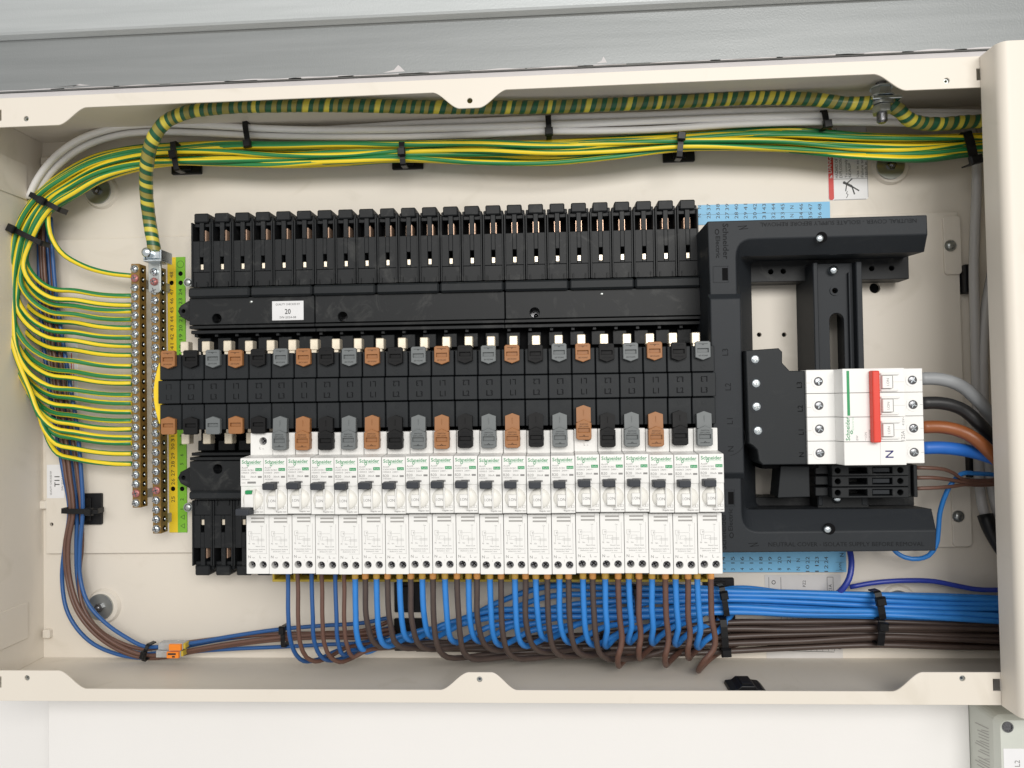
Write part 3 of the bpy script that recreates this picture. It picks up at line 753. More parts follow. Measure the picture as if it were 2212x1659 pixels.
def shut_pulled(cm, i):
    m = MB()
    o = [(-5.5, k1 - 2), (0, k1), (5.5, k1 - 2), (5.5, k0), (-5.5, k0)]
    vs_ = [(x, z, 84.4) for x, z in o] + [(x, z, 88.6 + (k1 - z) / (k1 - k0) * .8) for x, z in o]
    m.add(vs_, [(0, 1, 2, 3, 4), (5, 6, 7, 8, 9)] + [(q, (q + 1) % 5, 5 + (q + 1) % 5, 5 + q) for q in range(5)])
    m.box(-.18, .18, k1 - 8, k1 - 3.4, 88, 89.4, .05)
    s_ = m.build('shutter', cm, ch, bevel=.35)
    o = [(-5.8, kc - 1.8), (0, kc + .8), (5.8, kc - 1.8), (5.8, kb + 1.2), (4.2, kb), (-4.2, kb), (-5.8, kb + 1.2)]
    p_ = plate('shutter_tip', cm, o, [rectp(-4.3, 4.3, kw0, kw1)], 84.6, 91, s_, bevel=.35)
    m = MB(); m.box(-4.25, 4.25, kw0 + .05, kw1 - .05, 84.6, 89.4, .05); m.build('shutter_window', cm, s_)
    m = MB(); m.text('SWITCH', 0, kw1 + 2.6, 91.06, 1.5, 0, align='C', width=6.2).text('OFF LOAD', 0, kw1 + .9, 91.06, 1.4, 0, align='C', width=7.4)
    m.line(-3.6, kb + 2.6, 3.6, kb + 2.6, .3, 91.06).line(-.9, kb + 2.6, 0, kb + 3.8, .3, 91.06).line(.9, kb + 2.6, 0, kb + 3.8, .3, 91.06)
    m.build('moulded_lettering', 'emboss2', s_)
    return s_
protoU, protoL, protoP = {}, {}, {}
def inst(proto, fn, cm, i, dz=0.0):
    if cm not in proto:
        proto[cm] = fn(cm, i); o = proto[cm]
    else:
        src = proto[cm]; o = src.copy(); COL.objects.link(o); o.parent = ch; ORG[o] = ORG[src]
        for c_ in src.children:
            d = c_.copy(); COL.objects.link(d); d.parent = o; ORG[d] = ORG[c_]
    o.location = Vector((PT * i, 0, dz)) * S
    return o
xsh = [xc(u, 88, 775) for u in (362, 1519)]; psh = (xsh[1] - xsh[0]) / 23
def loc_x(o, x, dz=0): o.location = Vector((x, 0, dz)) * S
for i in range(NC):
    cm = cols[i % 3]; x = xsh[0] + psh * i
    loc_x(inst(protoU, shut_up, cm, i), x, random.uniform(-.4, .4))
    if i < 5: loc_x(inst(protoL, shut_lo, cm, i), x, random.uniform(-.3, .3))
    else: loc_x(inst(protoP, shut_pulled, cm, i), x - .3, (5.4 if i == 18 else random.uniform(-.5, .5)))

# quality sticker on the rail cover
x0, z1_ = C(588, 651, 34); x1, z0_ = C(656, 691, 34)
qs = thing('quality_sticker', 'small white sticker numbered 20 on the black rail cover', 'sticker', (x0, z0_, 34), chassis=True)
m = MB(); m.box(x0, x1, z0_, z1_, 34.02, 34.3, .05); m.build('sticker_sheet', 'paper', qs)
xm = (x0 + x1) / 2; m = MB()
m.text('QUALITY CHECKED BY', xm, z1_ - 3.6, 34.36, 2.4, 0, align='C', width=21.5).text('20', xm, z0_ + 5.4, 34.36, 6.2, 0, True, align='C', width=5.2).text('SW-2024-08', xm, z0_ + 1.6, 34.36, 2.6, 0, align='C', width=14.5)
m.build('printed_text', 'ink', qs)
# yellow wire guide tray showing under the breakers
yt = thing('yellow_wire_guide', 'yellow plastic guide tray showing below the row of breakers', 'guide', (xc(590, 48, 1250), zc(1258, 48, 700), 14), chassis=True)
x0, x1 = xc(588, 48, 1250), xc(1532, 48, 1250); za, zb_ = zc(1257, 48, 700), zc(1230, 48, 700)
m = MB(); m.box(x0, x1, za, za + 2.0, 30, 48, .3); m.build('tray_lip', 'tray', yt)
n = 18; w = (x1 - x0) / n
m = MB(); m.box(-.9, .9, za + 2.05, zb_, 30, 48, .3); f0 = m.build('tray_fin', 'tray', yt); f0.location = Vector((x0 + 1, 0, 0)) * S
for i in range(1, n + 1):
    c_ = f0.copy(); COL.objects.link(c_); c_.parent = yt; c_.location = Vector((x0 + w * i - 1, 0, 0)) * S
m = MB(); m.box(x0, x1, za + 2.05, zb_ + 20, 14, 29, .3); m.build('tray_back', 'deep', yt)

# ================================================================== BREAKERS
HTM, HNS, HUP = 93.0, 103.0, 84.3        # terminal face, label face, supply face
RP = (xc(1561, HTM, 1200) - xc(531.6, HTM, 1200)) / 20.0
RX0 = xc(531.6, HTM, 1200) + RP / 2
UM = 1046                                  # column of the photo where heights are read
zR = lambda v, h: (zc(v, h, 560) + zc(v - 1.5, h, 1500)) / 2
rb, rst, rn0, rlab, rn1, rt0, rt1 = zR(1240.5, HTM), zR(1112, HTM), zR(1110, HNS), zR(1046, HNS), zR(986, HNS), zR(980, HUP), zR(931, HUP)
HW = RP / 2 - 0.22
def breaker(variant):
    t = thing('breaker', 'white narrow breaker', 'breaker', (0, rb, 30), 'narrow white breakers in the row', chassis=True)
    m = MB(); m.xprism([(rb, 30), (rb, HTM - 8), (rn0 + .02, HTM - 8), (rn0 + .02, HNS - 1), (rn0 + .4, HNS - .3), (rlab - .8, HNS - .3), (rlab - .5, HNS + .6), (rn1 - .6, HNS + .6), (rn1, HNS), (rt0 + .3, HUP + 1), (rt0, HUP - 8), (rt1, HUP - 8), (rt1, 30)], -HW, HW)
    b_ = m.build('body', 'white', t, bevel=.3)
    hx = [-HW + 2 * HW * .245, -HW + 2 * HW * .735]; hz = zR(1220.8, HTM)
    pl = plate('terminal_cover', 'white', rrect(-HW, HW, rb, rst, .5, 3), [circ(x, hz, 2.85, 22) for x in hx], HTM - 7.95, HTM, t, bevel=.2)
    tz = zR(949, HUP)
    p2 = plate('supply_cover', 'white', rrect(-HW, HW, rt0 + .2, rt1, .5, 3), [circ(1.2, tz, 3.1, 22)], HUP - 7.95, HUP, t, bevel=.2)
    m = MB(); m.ring(1.2, tz, 3.9, 4.2, HUP, HUP + .12, 22); m.build('moulded_ring', 'white', p2)
    def screw(x, z, h, rot):
        m = MB(); m.cyl(x, z, 2.75, h, h + 2.2, 18, 2.5)
        s_ = m.build('terminal_screw', 'darksteel', t, smooth=True)
        m = MB(); c_, d_ = math.cos(rot), math.sin(rot)
        for a in (rot, rot + math.pi / 2):
            c_, d_ = math.cos(a) * 2.3, math.sin(a) * 2.3; m.line(x - c_, z - d_, x + c_, z + d_, .8, h + 2.25)
        m.build('screw_slot', 'deep', s_)
    for q, x in enumerate(hx): screw(x, hz, HTM - 7.0 + q * 1.2, .4 + q * .5)
    screw(1.2, tz, HUP - 6, .7)
    # louvres
    for v0, v1 in ((1116.7, 1120.2), (1124.4, 1128)):
        m = MB(); m.rect(-HW * .57, HW * .62, zR(v1, HTM), zR(v0, HTM), HTM + .06); m.build('louvre', 'pocket', t)
    # toggle
    tzc = zR(1077, HNS)
    m = MB(); m.dome(.6, tzc, 8.0, HNS - .4, 3.4, 28, 6, rz=.98); tg = m.build('toggle_drum', 'ivory', t, smooth=True)
    if variant != 'B6':
        m = MB(); m.box(1.9, 2.9, tzc - 7.6, tzc + 8.2, HNS, HNS + 4.8, .4); m.build('toggle_fin', 'white', tg)
        m = MB(); m.box(-4.4, 1.85, tzc - 5.6, tzc + 3.2, HNS, HNS + 4.0, .4); m.build('toggle_window', 'white', tg)
        m = MB(); m.text('I.ON', -3.7, tzc - 1.6, HNS + 4.1, 3.0, 0, width=5.2); m.line(-4.4, tzc - 5.8, 1.8, tzc - 5.8, .35, HNS + 4.06).line(-4.5, tzc - 3.6, -4.5, tzc - 5.8, .3, HNS + 4.06); m.build('printed_text', 'greyink', tg)
        zh1, zh0 = zR(1040.5, HNS + 7), zR(1057, HNS + 7)
        m = MB(); m.loft([(-7.4, zh0), (1.9, zh0), (1.9, zh1), (-7.4, zh1)], HNS, [(-6.9, zh0 + .4), (1.7, zh0 + .4), (1.9, zh1 - .5), (-7.2, zh1 - .5)], HNS + 8.5); m.build('toggle_handle', 'handle', t, bevel=.7)
    else:
        m = MB(); m.box(2.4, 3.4, tzc - 7.6, tzc + 8.2, HNS, HNS + 3.8, .4); m.build('toggle_fin', 'ivory', tg)
        m = MB(); m.box(-4.8, 2.3, tzc - 5.6, tzc + 4.2, HNS, HNS + 4.0, .4); m.build('toggle_window', 'white', tg)
        m = MB(); m.box(-4.3, .9, tzc + 4.5, tzc + 7.2, HNS, HNS + 3.4, .3); m.build('off_flag', 'greenink', tg)
        zh1, zh0 = zR(1096, HNS + 7), zR(1113, HNS + 7)
        m = MB(); m.loft(rectp(-HW + .3, 1.6, zh0, zh1), HNS, [(-HW - .8, zh0 + .3), (.4, zh0 + .3), (1.0, zh1 - .5), (-HW - .8, zh1 - .3)], HNS + 9); m.build('toggle_handle', 'handle', t, bevel=.9)
    # print on the label face
    H = HNS + .68
    L_ = -HW + .9
    zl = lambda v: zR(v, HNS + .6)
    m = MB(); m.text('Schneider', L_ + .3, zl(998), H, 3.7, 0, True, width=15.2)
    m.ring(-2.9, zl(1000.3), .55, .95, H, H + .02, 12, rz=1.5); m.build('printed_logo', 'greenink', t)
    m = MB(); m.text('Electric', -1.4, zl(1001.2), H, 2.0, 0, width=8.8); m.build('printed_logo_line', 'palegreen', t)
    m = MB(); m.box(HW - 6.1, HW - 1.0, zl(1014.6), zl(1008.2), H - .03, H + .03, .0); pn = m.build('printed_badge', 'greenink', t)
    m = MB(); m.text('PoN', HW - 3.55, zl(1013.6), H + .06, 1.9, 0, True, align='C', width=3.8); m.build('printed_text', 'palegreen', pn)
    m = MB()
    m.text('Acti9', L_, zl(1009), H, 1.9, 0, width=4.9)
    m.text('iC60H RCBO', L_, zl(1014.3), H, 1.75, 0, width=9.8)
    m.text('10000/3  240V~', L_, zl(1020), H, 1.75, 0, width=12.4)
    m.text(variant, L_, zl(1029.5), H, 2.9, 0, width=4.4 if variant != 'B6' else 2.9)
    m.text('30mA', L_ + 7.0, zl(1029), H, 2.0, 0, width=4.6)
    m.rect(HW - 4.2, HW - 1.1, zl(1029.5), zl(1025.5), H).text('A9D55620', L_, zl(1034), H, 1.1, 0, width=6.2)
    m.text('test', L_, zl(1041.4), H, 1.3, 0, width=3.2).rect(L_ + 4.6, L_ + 11.2, zl(1042), zl(1037.6), H)
    m.text('Regular test', HW - 8.4, zR(1105.5, HNS), HNS + .05, 1.6, 0, width=7.9)
    H2 = HTM + .08; zt = lambda v: zR(v, HTM)
    m.text('N', -HW + 1.4, zt(1206), H2, 3.1, 0).text('out', -HW + 4.6, zt(1206), H2, 1.5, 0).text('L', HW * .17, zt(1206), H2, 3.1, 0).text('out', HW * .17 + 3, zt(1206), H2, 1.5, 0)
    m.text('Disconnect before', -HW * .82, zt(1188), H2, 1.45, 0, width=13.2).text('dielectric test', -HW * .66, zt(1192.5), H2, 1.4, 0, width=9.8)
    m.text('FE', -HW * .82, zt(1175.5), H2, 1.5, 0).text('Nin', -HW * .46, zt(1175.5), H2, 1.4, 0).text('Nout Lout', -HW * .16, zt(1181.5), H2, 1.5, 0, width=7.0).text('Lin', HW * .28, zt(1137), H2, 1.5, 0)
    m.text('L', -.4, zR(967, HUP), HUP + .08, 2.9, 0, align='R').text('in', .8, zR(967, HUP), HUP + .08, 1.5, 0)
    m.text('T', -HW * .66, zt(1154), H2, 2.0, 0, True)
    m.build('printed_text', 'greyink', t)
    m = MB()
    def ln(x0, v0, x1, v1, w=.24): m.line(x0 * HW, zt(v0), x1 * HW, zt(v1), w, H2)
    for a in ((-.8, 1147, -.5, 1147), (-.8, 1157, -.5, 1157), (-.8, 1147, -.8, 1157), (-.5, 1147, -.5, 1157), (-.5, 1152, .3, 1152), (.36, 1138, .36, 1150), (.36, 1152, .36, 1179), (-.7, 1157, -.7, 1171), (-.55, 1157, -.55, 1166),
              (-.4, 1159, -.4, 1166), (-.4, 1159, .05, 1159), (.05, 1159, .05, 1176), (-.55, 1166, .6, 1166), (-.1, 1164, .6, 1164), (-.1, 1168, .6, 1168), (.78, 1131, .78, 1196), (-.1, 1196, .86, 1196), (.6, 1112.5, .6, 1131)): ln(*a)
    m.line(.35, zt(1209), .35 + .01, zt(1214), .2, H2)
    m.build('printed_diagram', 'paleink', t)
    zq = zR(1098, HNS)
    m = MB()
    for x0 in (HW - 4.6, HW - 2.6): m.line(x0, zq, x0 + 1.7, zq, .2, HNS + .06).line(x0, zq + 1.8, x0 + 1.7, zq + 1.8, .2, HNS + .06).line(x0, zq, x0, zq + 1.8, .2, HNS + .06).line(x0 + 1.7, zq, x0 + 1.7, zq + 1.8, .2, HNS + .06)
    m.build('printed_symbol', 'paleink', t)
    return t
protoB = {}
shn = ['brown', 'black', 'grey']
for i in range(20):
    var = 'B6' if i == 0 else ('B10' if i < 3 else 'B20')
    if var not in protoB: protoB[var] = t = breaker(var)
    else: t = copy_tree(protoB[var])
    x = RX0 + RP * i
    jz = random.uniform(-.5, .5)
    X, Z = unC(x, rb + jz); t.location = Vector((X, -(30 + random.uniform(-.3, .3)), Z)) * S
    c_ = shn[(i + 4) % 3]
    if i == 0: lab = 'white B6 breaker with its toggle down and green flag, at the row end'
    elif i < 3: lab = 'white B10 breaker under the %s shutter, %s to the switched off breaker' % (c_, 'next' if i == 1 else 'next but one')
    elif i == 19: lab = 'white B20 breaker under the grey shutter, touching the charcoal neutral cover'
    else: lab = 'white B20 breaker under the %s shutter, %s counting from the charcoal neutral cover' % (c_, ORDS[19 - i])
    t['label'] = lab

# ================================================================== NEUTRAL COVER (charcoal C shaped moulding)
nc = thing('neutral_cover', 'charcoal C shaped neutral cover with moulded warning lettering beside the breakers', 'cover', (xc(1640, 30), zc(1192, 40, 1700), 8), chassis=True)
HN = 75.0
def CP(u, v, h): return C(u, v, h)
def corner(a, c_, d, n=6):               # rounded corner from a to d with control c_
    return [((1 - t) ** 2 * a[0] + 2 * t * (1 - t) * c_[0] + t * t * d[0], (1 - t) ** 2 * a[1] + 2 * t * (1 - t) * c_[1] + t * t * d[1]) for t in [i / n for i in range(n + 1)]]
fo = [CP(1528, 478, HN), CP(2003, 464, HN), CP(2004, 506, HN)] + corner(CP(1628, 516, HN), CP(1590, 516, HN), CP(1590, 556, HN)) + \
     corner(CP(1602, 1108, HN), CP(1603, 1150, HN), CP(1640, 1150, HN)) + [CP(2023, 1146, HN), CP(2022, 1190, HN), CP(1556, 1194, HN)]
HB = 62.0
ix0, iz1, iz0 = CP(1601, 800, HB)[0], CP(1800, 549, HB)[1], CP(1800, 1100, HB)[1]
ba = [fo[0], fo[1], (CP(1997, 546, HB)[0], iz1)] + corner((ix0 + 5, iz1), (ix0, iz1), (ix0, iz1 - 5)) + corner((ix0, iz0 + 5), (ix0, iz0), (ix0 + 5, iz0)) + [(CP(2013, 1100, HB)[0], iz0), fo[-2], fo[-1]]
jx0, jz1, jz0 = CP(1627, 800, 30)[0], CP(1800, 560, 30)[1], CP(1800, 1092, 30)[1]
bb = [fo[0], fo[1], (ba[2][0], jz1)] + corner((jx0 + 5, jz1), (jx0, jz1), (jx0, jz1 - 5)) + corner((jx0, jz0 + 5), (jx0, jz0), (jx0 + 5, jz0)) + [(ba[-3][0], jz0), fo[-2], fo[-1]]
m = MB(); m.loft(ba, HB, fo, HN, cap0=False).loft(bb, 30, ba, HB, cap0=False, cap1=False).loft(bb, 10, bb, 30, cap1=False)
fr = m.build('cover_moulding', 'frame', nc, bevel=.8)
x0, x1 = CP(1537, 800, HN + 5)[0], CP(1602, 800, HN + 5)[0]; za, zb_ = CP(1570, 1022, HN + 5)[1], CP(1570, 646, HN + 5)[1]
m = MB(); m.loft(rectp(x0 - 1, x1 + 2, za - 5, zb_ + 5), HN + .05, rectp(x0, x1, za, zb_), HN + 6); m.build('raised_bar', 'frame', nc, bevel=.8)
m = MB()
for u, v, t in ((1567, 757, 'L3'), (1573, 832, 'L2'), (1577, 905, 'L1'), (1579, 964, 'N')):
    x, z = CP(u, v, HN + 6); m.text(t, x + 2, z - 4, HN + 6.08, 6.4, 90)
x, z = CP(1579, 962, HN + 6)
for a in range(-80, 20, 8):
    a0, a1 = math.radians(a), math.radians(a + 8); m.line(x - 3 + 14 * math.cos(a0), z + 6 + 14 * math.sin(a0), x - 3 + 14 * math.cos(a1), z + 6 + 14 * math.sin(a1), .35, HN + 6.05)
m.build('moulded_lettering', 'emboss2', nc)
m = MB()
xa_, za_ = CP(1980, 486, HN); xb_, zb2 = CP(1642, 492, HN)
m.text('NEUTRAL COVER - ISOLATE SUPPLY BEFORE REMOVAL', xa_, za_ + 5.0, HN + .1, 4.6, 180, width=xa_ - xb_)
xa_, za_ = CP(1660, 1182, HN); xb_, zb2 = CP(1996, 1172, HN)
m.text('NEUTRAL COVER - ISOLATE SUPPLY BEFORE REMOVAL', xa_, za_ + .6, HN + .1, 4.6, 0, width=xb_ - xa_)
for (us, vs1, ue, ve, r) in ((1561, 483, 1546, 505, -90), (1569, 1187, 1583, 1152, 90)):
    d = -1 if r < 0 else 1
    x, z = CP(us, vs1, HN); m.text('Schneider', x, z, HN + .1, 6.2, r, True, width=28)
    x, z = CP(ue, ve, HN); m.text('Electric', x, z + d * 2, HN + .1, 4.8, r, True, width=17); m.ring(x - d * 1.0, z - d * 1.5, 1.1, 1.7, HN + .05, HN + .12, 12, rz=1.4)
for (u, v) in ((1605, 492), (1628, 1177)):
    x, z = CP(u, v, HN); m.line(x - 4, z + 1, x + 3, z + 1.5, .5, HN + .1).line(x - 3, z - 1.2, x + 4, z - .6, .5, HN + .1).line(x + 3, z + 1.5, x - 2, z - 1.1, .5, HN + .1)
m.build('moulded_lettering', 'emboss2', nc)
# rectangular lens pockets
for (u0, v0, u1, v1, d0, d1) in ((1540, 575, 1574, 610, 1560, 1572), (1566, 1058, 1588, 1094, 1573, 1585)):
    x0, z1_ = CP(u0, v0, HN); x1, z0_ = CP(u1, v1, HN)
    m = MB(); m.ring(0, 0, 0, 0, 0, 0) if False else None
    m.box(x0, x1, z1_ - .4, z1_, HN, HN + .35, .05).box(x0, x1, z0_, z0_ + .4, HN, HN + .35, .05).box(x0, x0 + .4, z0_ + .41, z1_ - .41, HN, HN + .35, .05).box(x1 - .4, x1, z0_ + .41, z1_ - .41, HN, HN + .35, .05)
    m.build('pocket_rim', 'frame', nc)
    xa_, xb_ = CP(d0, (v0 + v1) / 2, HN)[0], CP(d1, (v0 + v1) / 2, HN)[0]
    m = MB(); m.rect(xa_, xb_, z0_ + 1.6, z1_ - 1.6, HN + .12); m.build('pocket_opening', 'deep', nc)
for (u, v) in ((1772, 514), (1789, 1144)):
    x, z = CP(u, v, HN); m = MB(); m.cyl(x + 1, z + .5, 4.3, HN - 1.5, HN + .25, 22); w = m.build('screw_pocket', 'deep', nc)
    x, z = CP(u, v, HN + 3); m = MB(); m.cyl(x, z, 2.9, HN, HN + 2, 14).dome(x, z, 2.9, HN + 2, 1.6, 14); m.build('screw', 'zinc', w, smooth=True)
# lower black frame behind the cover
st_ = [(1519, 548, 1964, 602), (1519, 603, 1630, 1074), (1519, 1075, 1976, 1110)]
for q, (u0, v0, u1, v1) in enumerate(st_):
    x0, z1_ = CP(u0, v0, 28); x1, z0_ = CP(u1, v1, 28)
    if q == 0:
        hl = [circ(*CP(u, v, 28), 2.0, 14) for u, v in ((1665, 587), (1692, 586), (1883, 580), (1926, 579))]
        plate('support_frame', 'black', rectp(x0, x1, z0_, z1_), hl, 8, 28, nc, bevel=.4)
    else:
        m = MB(); m.box(x0, x1, z0_, z1_, 8, 27.9 - q * .1, .5); m.build('support_frame', 'black', nc)

# ================================================================== INCOMER RAIL
ir = thing('incomer_rail', 'black slotted support rail running up behind the main switch', 'rail', (xc(1815, 40), zc(1090, 40, 1815), 4.1), chassis=True)
x0, x1 = CP(1757, 680, 46)[0], CP(1864, 680, 46)[0]; z1_ = CP(1815, 566, 46)[1]; z0_ = CP(1815, 1092, 46)[1]
sx0, sx1 = CP(1793, 740, 40)[0], CP(1824, 740, 40)[0]; sz1 = CP(1808, 676, 40)[1]
slot = [(sx0, z0_ + 30), (sx1, z0_ + 30)] + [((sx0 + sx1) / 2 + (sx1 - sx0) / 2 * math.cos(math.radians(a)), sz1 - 6 + 6 * math.sin(math.radians(a))) for a in range(0, 181, 18)]
bxc, bzc = CP(1803, 628, 40)
web = plate('rail_web', 'frame', rectp(x0 + 4, x1 - 5, z0_, z1_), [slot, circ(bxc, bzc, 2.2, 14)], 34, 40, ir, bevel=.3)
m = MB(); m.ring(bxc, bzc, 2.4, 4.0, 40, 40.8, 20); m.build('boss', 'frame', web)
for a, c_ in ((x0 + .2, x0 + 3.95), (x1 - 4.95, x1 - .2)):
    m = MB(); m.box(a, c_, z0_, z1_, 4.2, 47, .6); m.build('rail_flange', 'frame', ir)
m = MB(); m.box(x1 - 9.5, x1 - 8.2, z0_, z1_ - 8, 40.05, 43, .3); m.build('rail_rib', 'frame', ir)
x, z = CP(1801, 583, 44); m = MB(); m.cyl(x, z, 3.6, 40.1, 44, 16).dome(x, z, 3.6, 44, 2, 16); m.build('screw', 'zinc', ir, smooth=True)

# ================================================================== LINK COVER between chassis and switch
HL = 87.5
lc = thing('link_cover', 'flat black link cover with four screws and white-free phase markings left of the main switch', 'cover', (xc(1680, 80), zc(1003, 80, 1690), 28), chassis=True)
lc['label'] = 'stepped black link cover with four screws touching the white main switch'
ol = [CP(*p, HL) for p in ((1611, 757), (1682, 752), (1690, 760), (1690, 784), (1706, 801), (1741, 801), (1747, 1003), (1648, 1004), (1640, 996), (1636, 972), (1626, 962), (1618, 958))]
plate('cover_plate', 'black2', ol, [], 60, HL, lc, bevel=.6)
for u, v in ((1631, 776), (1633, 828), (1634, 878), (1637, 930)):
    x, z = CP(u, v, HL); m = MB(); m.ring(x, z, 3.6, 4.6, HL, HL + .25, 20); rg = m.build('screw_collar', 'frame', lc)
    m = MB(); m.cyl(x, z, 3.2, HL, HL + .8, 16).dome(x, z, 3.2, HL + .8, .9, 16); s_ = m.build('screw', 'zinc', lc, smooth=True)
    m = MB(); a = random.uniform(0, 1.5)
    for q in (a, a + math.pi / 2): m.box(x - 2.2 * abs(math.cos(q)) - .25, x + 2.2 * abs(math.cos(q)) + .25, z - .3, z + .3, HL + 1.2, HL + 1.75, .05) if False else m.line(x - 2.0 * math.cos(q), z - 2.0 * math.sin(q), x + 2.0 * math.cos(q), z + 2.0 * math.sin(q), .55, HL + 1.78)
    m.build('screw_slot', 'steel', s_)
m = MB()
for u, v, t in ((1732, 838, 'L3'), (1734, 889, 'L2'), (1736, 939, 'L1'), (1737, 987, 'N')):
    x, z = CP(u, v, HL); m.text(t, x, z, HL + .08, 5.4, 90)
m.build('printed_marking', 'emboss', lc)
x0, z1_ = CP(1690, 1006, 62); x1, z0_ = CP(1752, 1074, 62)
fl = [CP(1690, 1007, 66), CP(1752, 1009, 66), CP(1746, 1072, 58), CP(1677, 1074, 58)]
m = MB(); m.loft([(x, z) for x, z in fl], 40, fl, 62); m.build('cover_flap', 'black2', lc, bevel=.6)
m = MB(); m.box(CP(1638, 1000, 50)[0], CP(1760, 1000, 50)[0], CP(1700, 1010, 50)[1], CP(1700, 960, 50)[1], 28, 59, .5); m.build('cover_body', 'deep', lc)

# ================================================================== MAIN SWITCH
HS, HM = 90.0, 103.0
ms = thing('main_switch', 'white four pole main switch with a wide red toggle and blue N mark', 'switch', (xc(1870, 99), zc(1008, 99, 1870), 47), chassis=True)
vy = [798.5, 850, 901, 953, 1006]
xs0, xs1, xs2 = CP(1743.5, 900, HS)[0], CP(1803, 900, HS)[0], CP(1822, 900, HM)[0]
xs3, xs4 = CP(1956, 900, HM)[0], CP(1995, 900, HS)[0]
zq = [CP(1770, v, HS)[1] for v in vy]
for q in range(4):
    z1_, z0_ = zq[q] - .15, zq[q + 1] + .15
    if q == 3: z0_ = CP(1770, 1002.5, HS)[1]
    m = MB(); m.zprism([(xs0, 47), (xs0, HS), (xs1, HS), (xs2, HM), (xs3, HM), (xs3 + .3, HS - 6), (xs3 + .3, 47)], z0_, z1_)
    pl = m.build('pole', 'white', ms, bevel=.35)
    m = MB(); m.box(xs3 + .35, xs4, z0_, z1_, 47, HS, .35); m.build('outgoing_terminal', 'white', pl)
    vm_ = ((824, 876, 926.5, 978.5), (821, 874, 925, 977))
    for k_, uu in enumerate((1767.5 + q * 1.2, 1970.5 + q * 1.3)):
        x, z = CP(uu, vm_[k_][q], HS)
        m = MB(); m.ring(x, z, 3.4, 5.0, HS, HS + .3, 22); m.build('screw_collar', 'white', pl)
        m = MB(); m.cyl(x, z, 3.35, HS + .02, HS + .2, 18).dome(x, z, 3.2, HS + .2, .7, 16); s_ = m.build('terminal_screw', 'darksteel', ms, smooth=True)
        m = MB(); a = random.uniform(0, 1.5)
        for w_ in (a, a + math.pi / 2): m.line(x - 2.4 * math.cos(w_), z - 2.4 * math.sin(w_), x + 2.4 * math.cos(w_), z + 2.4 * math.sin(w_), .6, HS + 1.0)
        m.build('screw_slot', 'zinc', s_)
    m = MB(); zz_ = CP(1990, vm_[1][q], HS)[1]
    m.line(xs4 - 3.6, zz_, xs4 - .1, zz_, .25, HS + .06).line(xs3 + .6, zz_, xs3 + 2.6, zz_, .25, HS + .06).line(xs0 + .2, zz_ - 1, xs0 + 3, zz_ - 1, .2, HS + .06)
    m.build('moulded_seam', 'pocket', pl)
x0, x1 = CP(1886.5, 880, 109)[0], CP(1902.5, 880, 109)[0]; z1_, z0_ = CP(1895, 800, 108)[1], CP(1895, 957, 108)[1]
m = MB(); m.loft(rectp(x0 - .4, x1 + .4, z0_, z1_), HM, rectp(x0, x1, z0_ + .3, z1_ - .3), 109); m.build('red_toggle', 'red', ms, bevel=.9)
for q, v in enumerate((825, 876, 929)):
    xa_, za_ = CP(1905.5 + q, v - 14, HM + 3); xb_, zb_ = CP(1929 + q * 1.3, v + 14, HM + 3)
    m = MB(); m.box(xa_, xb_, zb_, za_, HM, HM + 3.2, .4); wn = m.build('indicator_window', 'white', ms)
    m = MB(); m.text('I.ON', (xa_ + xb_) / 2 + 1.0, (za_ + zb_) / 2 - 2.8, HM + 3.3, 2.6, 90, width=5.4).line(xb_ - .2, zb_ + .2, xb_ - .2, za_ - .2, .5, HM + 3.28).line(xa_, zb_ + .15, xb_ - .4, zb_ + .15, .25, HM + 3.28).line(xa_, za_ - .15, xb_ - .4, za_ - .15, .25, HM + 3.28); m.build('printed_text', 'greyink', wn)
    m = MB(); zz_ = (za_ + zb_) / 2; m.line(xb_ + .1, zz_, xs3 - .3, zz_, .22, HM + .06); m.build('moulded_seam', 'paleink', ms)
    m = MB(); m.box(xa_ - .5, xb_ + 5.5, za_ + .2, za_ + 2.1, HM, HM + 1.6, .7).box(xa_ - .5, xb_ + 4.5, zb_ - 2.1, zb_ - .2, HM, HM + 1.6, .7); m.build('window_shoulder', 'white', ms)
x, z1_ = CP(1829.3, 850, HM)[0], CP(1830, 801, HM)[1]; x1, z0_ = CP(1835.3, 850, HM)[0], CP(1832, 898, HM)[1]
m = MB(); m.rect(x, x1, z0_, z1_, HM + .08); m.build('printed_stripe', 'greenink', ms)
m = MB(); x, z = CP(1841, 954, HM); m.text('Schneider', x - 1.6, z + .8, HM + .08, 4.2, 90, True, width=17.2).ring(x - .3, z + 6.8, .5, .95, HM + .05, HM + .1, 12, rz=1.5); m.build('printed_logo', 'greenink', ms)
m = MB(); m.text('Electric', x + 1.4, z + 8.3, HM + .08, 2.2, 90, width=9.5); m.build('printed_logo_line', 'palegreen', ms)
m = MB(); m.text('iSW', x + 4.3, z + .8, HM + .08, 2.2, 90).text('I.ON', x + 10.5, z + 2.6, HM + .08, 2.2, 90).text('O.OFF', x + 13.6, z + 2.6, HM + .08, 2.2, 90).line(x + 9.6, z + .6, x + 9.6, z + 2.2, .2, HM + .08).line(x + 12.7, z + .6, x + 12.7, z + 2.2, .2, HM + .08)
x, z = CP(1954.5, 953, HM); m.text('125A', x, z + .5, HM + .08, 3.6, 90).text('415V~', x, z + 11.5, HM + .08, 2.4, 90); m.build('printed_text', 'greyink', ms)
m = MB(); x, z = CP(1930, 989, HM); m.text('N', x, z, HM + .08, 8.2, 90, True); m.build('printed_letter', 'blueink', ms)
m = MB(); x = CP(1902, 980, HM)[0]; m.line(x, zq[4] + 1.5, x, zq[3] - .5, .22, HM + .06); m.build('moulded_seam', 'paleink', ms)

